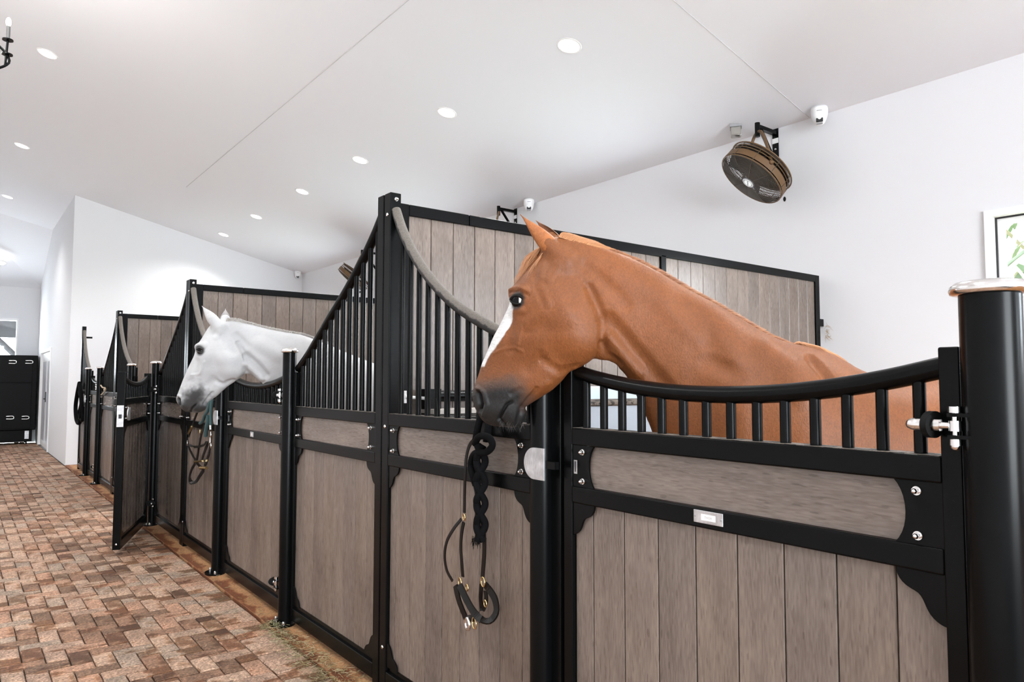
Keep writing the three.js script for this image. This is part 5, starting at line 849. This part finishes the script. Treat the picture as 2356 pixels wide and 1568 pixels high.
{ // black cabinet at the end of the aisle
  const z = FAR_Z + 0.06, x1 = -0.135, x0 = -1.3, t = thing('tack_cabinet', 'tall black cabinet with chrome pull handles at the end of the aisle', 'cabinet', [0, 0, z]);
  const bk = phys({ color: rgb(0.004, 0.004, 0.0045), roughness: 0.5, specularIntensity: 0.25 });
  mesh('body', rboxG(x0, x1, 0.32, 2.02, 0, 0.62, 0.02), bk, t); mesh('base', rboxG(x0 + 0.02, x1 - 0.06, 0.06, 0.32, 0.05, 0.58, 0.01), bk, t);
  mesh('upper_door', rboxG(x0 + 0.02, x1 - 0.1, 1.4, 2.0, 0.61, 0.64, 0.008), bk, t); mesh('lower_door', rboxG(x0 + 0.02, x1 - 0.1, 0.36, 1.38, 0.61, 0.64, 0.008), bk, t);
  for (const [px, py] of [[28, 832], [66, 832], [22, 960], [57, 960]]) { const p = onZ(px, py, z + 0.65); mesh('pull_handle', merge([tube([V3(p.x - 0.06, p.y + 0.028, 0.645), V3(p.x + 0.055, p.y + 0.028, 0.65), V3(p.x + 0.075, p.y + 0.015, 0.65), V3(p.x + 0.075, p.y - 0.02, 0.65), V3(p.x + 0.055, p.y - 0.032, 0.65), V3(p.x - 0.06, p.y - 0.032, 0.645)], 0.011, 40, 6)]), M.chrome, t); }
  for (const x of [x0 + 0.1, x1 - 0.16]) for (const d of [0.12, 0.5]) mesh('caster', (() => { const g = cylG(0.035, 0.03, 16); g.rotateZ(Math.PI / 2); g.translate(x, 0.036, d); return g; })(), M.rubber, t);
  mesh('gap_light_strip', boxG(x1 - 0.2, x1 - 0.12, 0.12, 0.3, 0.58, 0.583), M.brushed, t);  // bright metal strip added in place of light showing in the gap
}
// ------------------------------------------------------------------ hay on the sill and bricks
{
  const g = new THREE.BoxGeometry(0.0016, 0.0009, 0.035), cols = [[0.3, 0.26, 0.12], [0.2, 0.2, 0.09], [0.46, 0.4, 0.26], [0.1, 0.085, 0.04]].map(c => rgb(...c)), n = 1700, im = new THREE.InstancedMesh(g, std({ color: rgb(1, 1, 1), roughness: 0.8 }), n), m = new THREE.Matrix4(), q = new THREE.Quaternion();
  for (let i = 0; i < n; i++) { const dense = i < 1350, u = Math.pow(rnd(), 0.8), z = dense ? -2.85 - u * 1.45 : rr(-6.5, -2.6), spread = dense ? 0.17 * (1 - 0.75 * u) : 0.3, x = -0.1 + (rnd() + rnd() + rnd() - 1.5) * spread * 1.1; q.setFromEuler(new THREE.Euler(rr(-0.35, 0.35), rr(0, 6.28), 0)); m.compose(V3(x, 0.004 + (x > -0.1 ? 0.012 : 0) + rnd() * (dense ? 0.02 : 0.004), z), q, V3(1, 1, rr(0.3, 1.1))); im.setMatrixAt(i, m); im.setColorAt(i, cols[i % 4]); }
  im.name = 'scattered_hay'; im.userData = { label: 'wisps of green gold hay scattered along the sill and bricks', category: 'hay', kind: 'stuff' }; im.castShadow = im.receiveShadow = true; scene.add(im);
}
{ // hay wisps caught on the frames
  const t = thing('hay_wisp', 'wisp of hay stuck to the wall beside the divider\'s black frame', 'hay', [3.975, 1.86, TALL[0] + 0.045]), L = []; for (let i = 0; i < 40; i++) { const a = V3(rr(-0.01, 0.01), rr(-0.06, 0.05), rr(0, 0.03)), b = a.clone().add(V3(rr(-0.02, 0.01), rr(-0.05, 0.03), rr(-0.01, 0.05))); L.push({ pts: [a, a.clone().lerp(b, 0.5), b], r: 0.0012 }); } mesh('stalks', hair(L), std({ color: rgb(0.45, 0.3, 0.13), roughness: 0.8 }), t).userData.kind = 'stuff';
}
// ------------------------------------------------------------------ greenery outside the window
{
  const t = thing('palm', 'pale green palm leaves outside the window', 'plant', [5.6, -0.1, -2.3]), lm = [[0.075, 0.1, 0.05], [0.12, 0.14, 0.09], [0.14, 0.115, 0.07], [0.045, 0.075, 0.03]].map(c => std({ color: rgb(...c), roughness: 0.6, side: THREE.DoubleSide }));
  mesh('trunk', tube([V3(0, 0, 0), V3(0.05, 1.2, 0.05), V3(0, 2.6, 0)], 0.09, 20, 10), std({ color: rgb(0.4, 0.32, 0.22), roughness: 0.9 }), t);
  for (let i = 0; i < 120; i++) { const y0 = rr(1.9, 3.4), a = rr(0, 6.283), L = rr(0.4, 0.9), o = V3(rr(-0.6, 0.6), y0, rr(-0.6, 0.9)), d = V3(Math.cos(a), rr(-0.9, 0.5), Math.sin(a)).normalize(), P = [o, o.clone().addScaledVector(d, L * 0.5).add(V3(0, 0.08, 0)), o.clone().addScaledVector(d, L).add(V3(0, -0.2, 0))]; mesh('leaf', strap(P, rr(0.03, 0.06), 0.002, 8), lm[i % 4], t); }
}
scene.traverse(o => { if (o.isMesh) { o.castShadow = true; o.receiveShadow = true; } });
renderer.render(scene, camera);
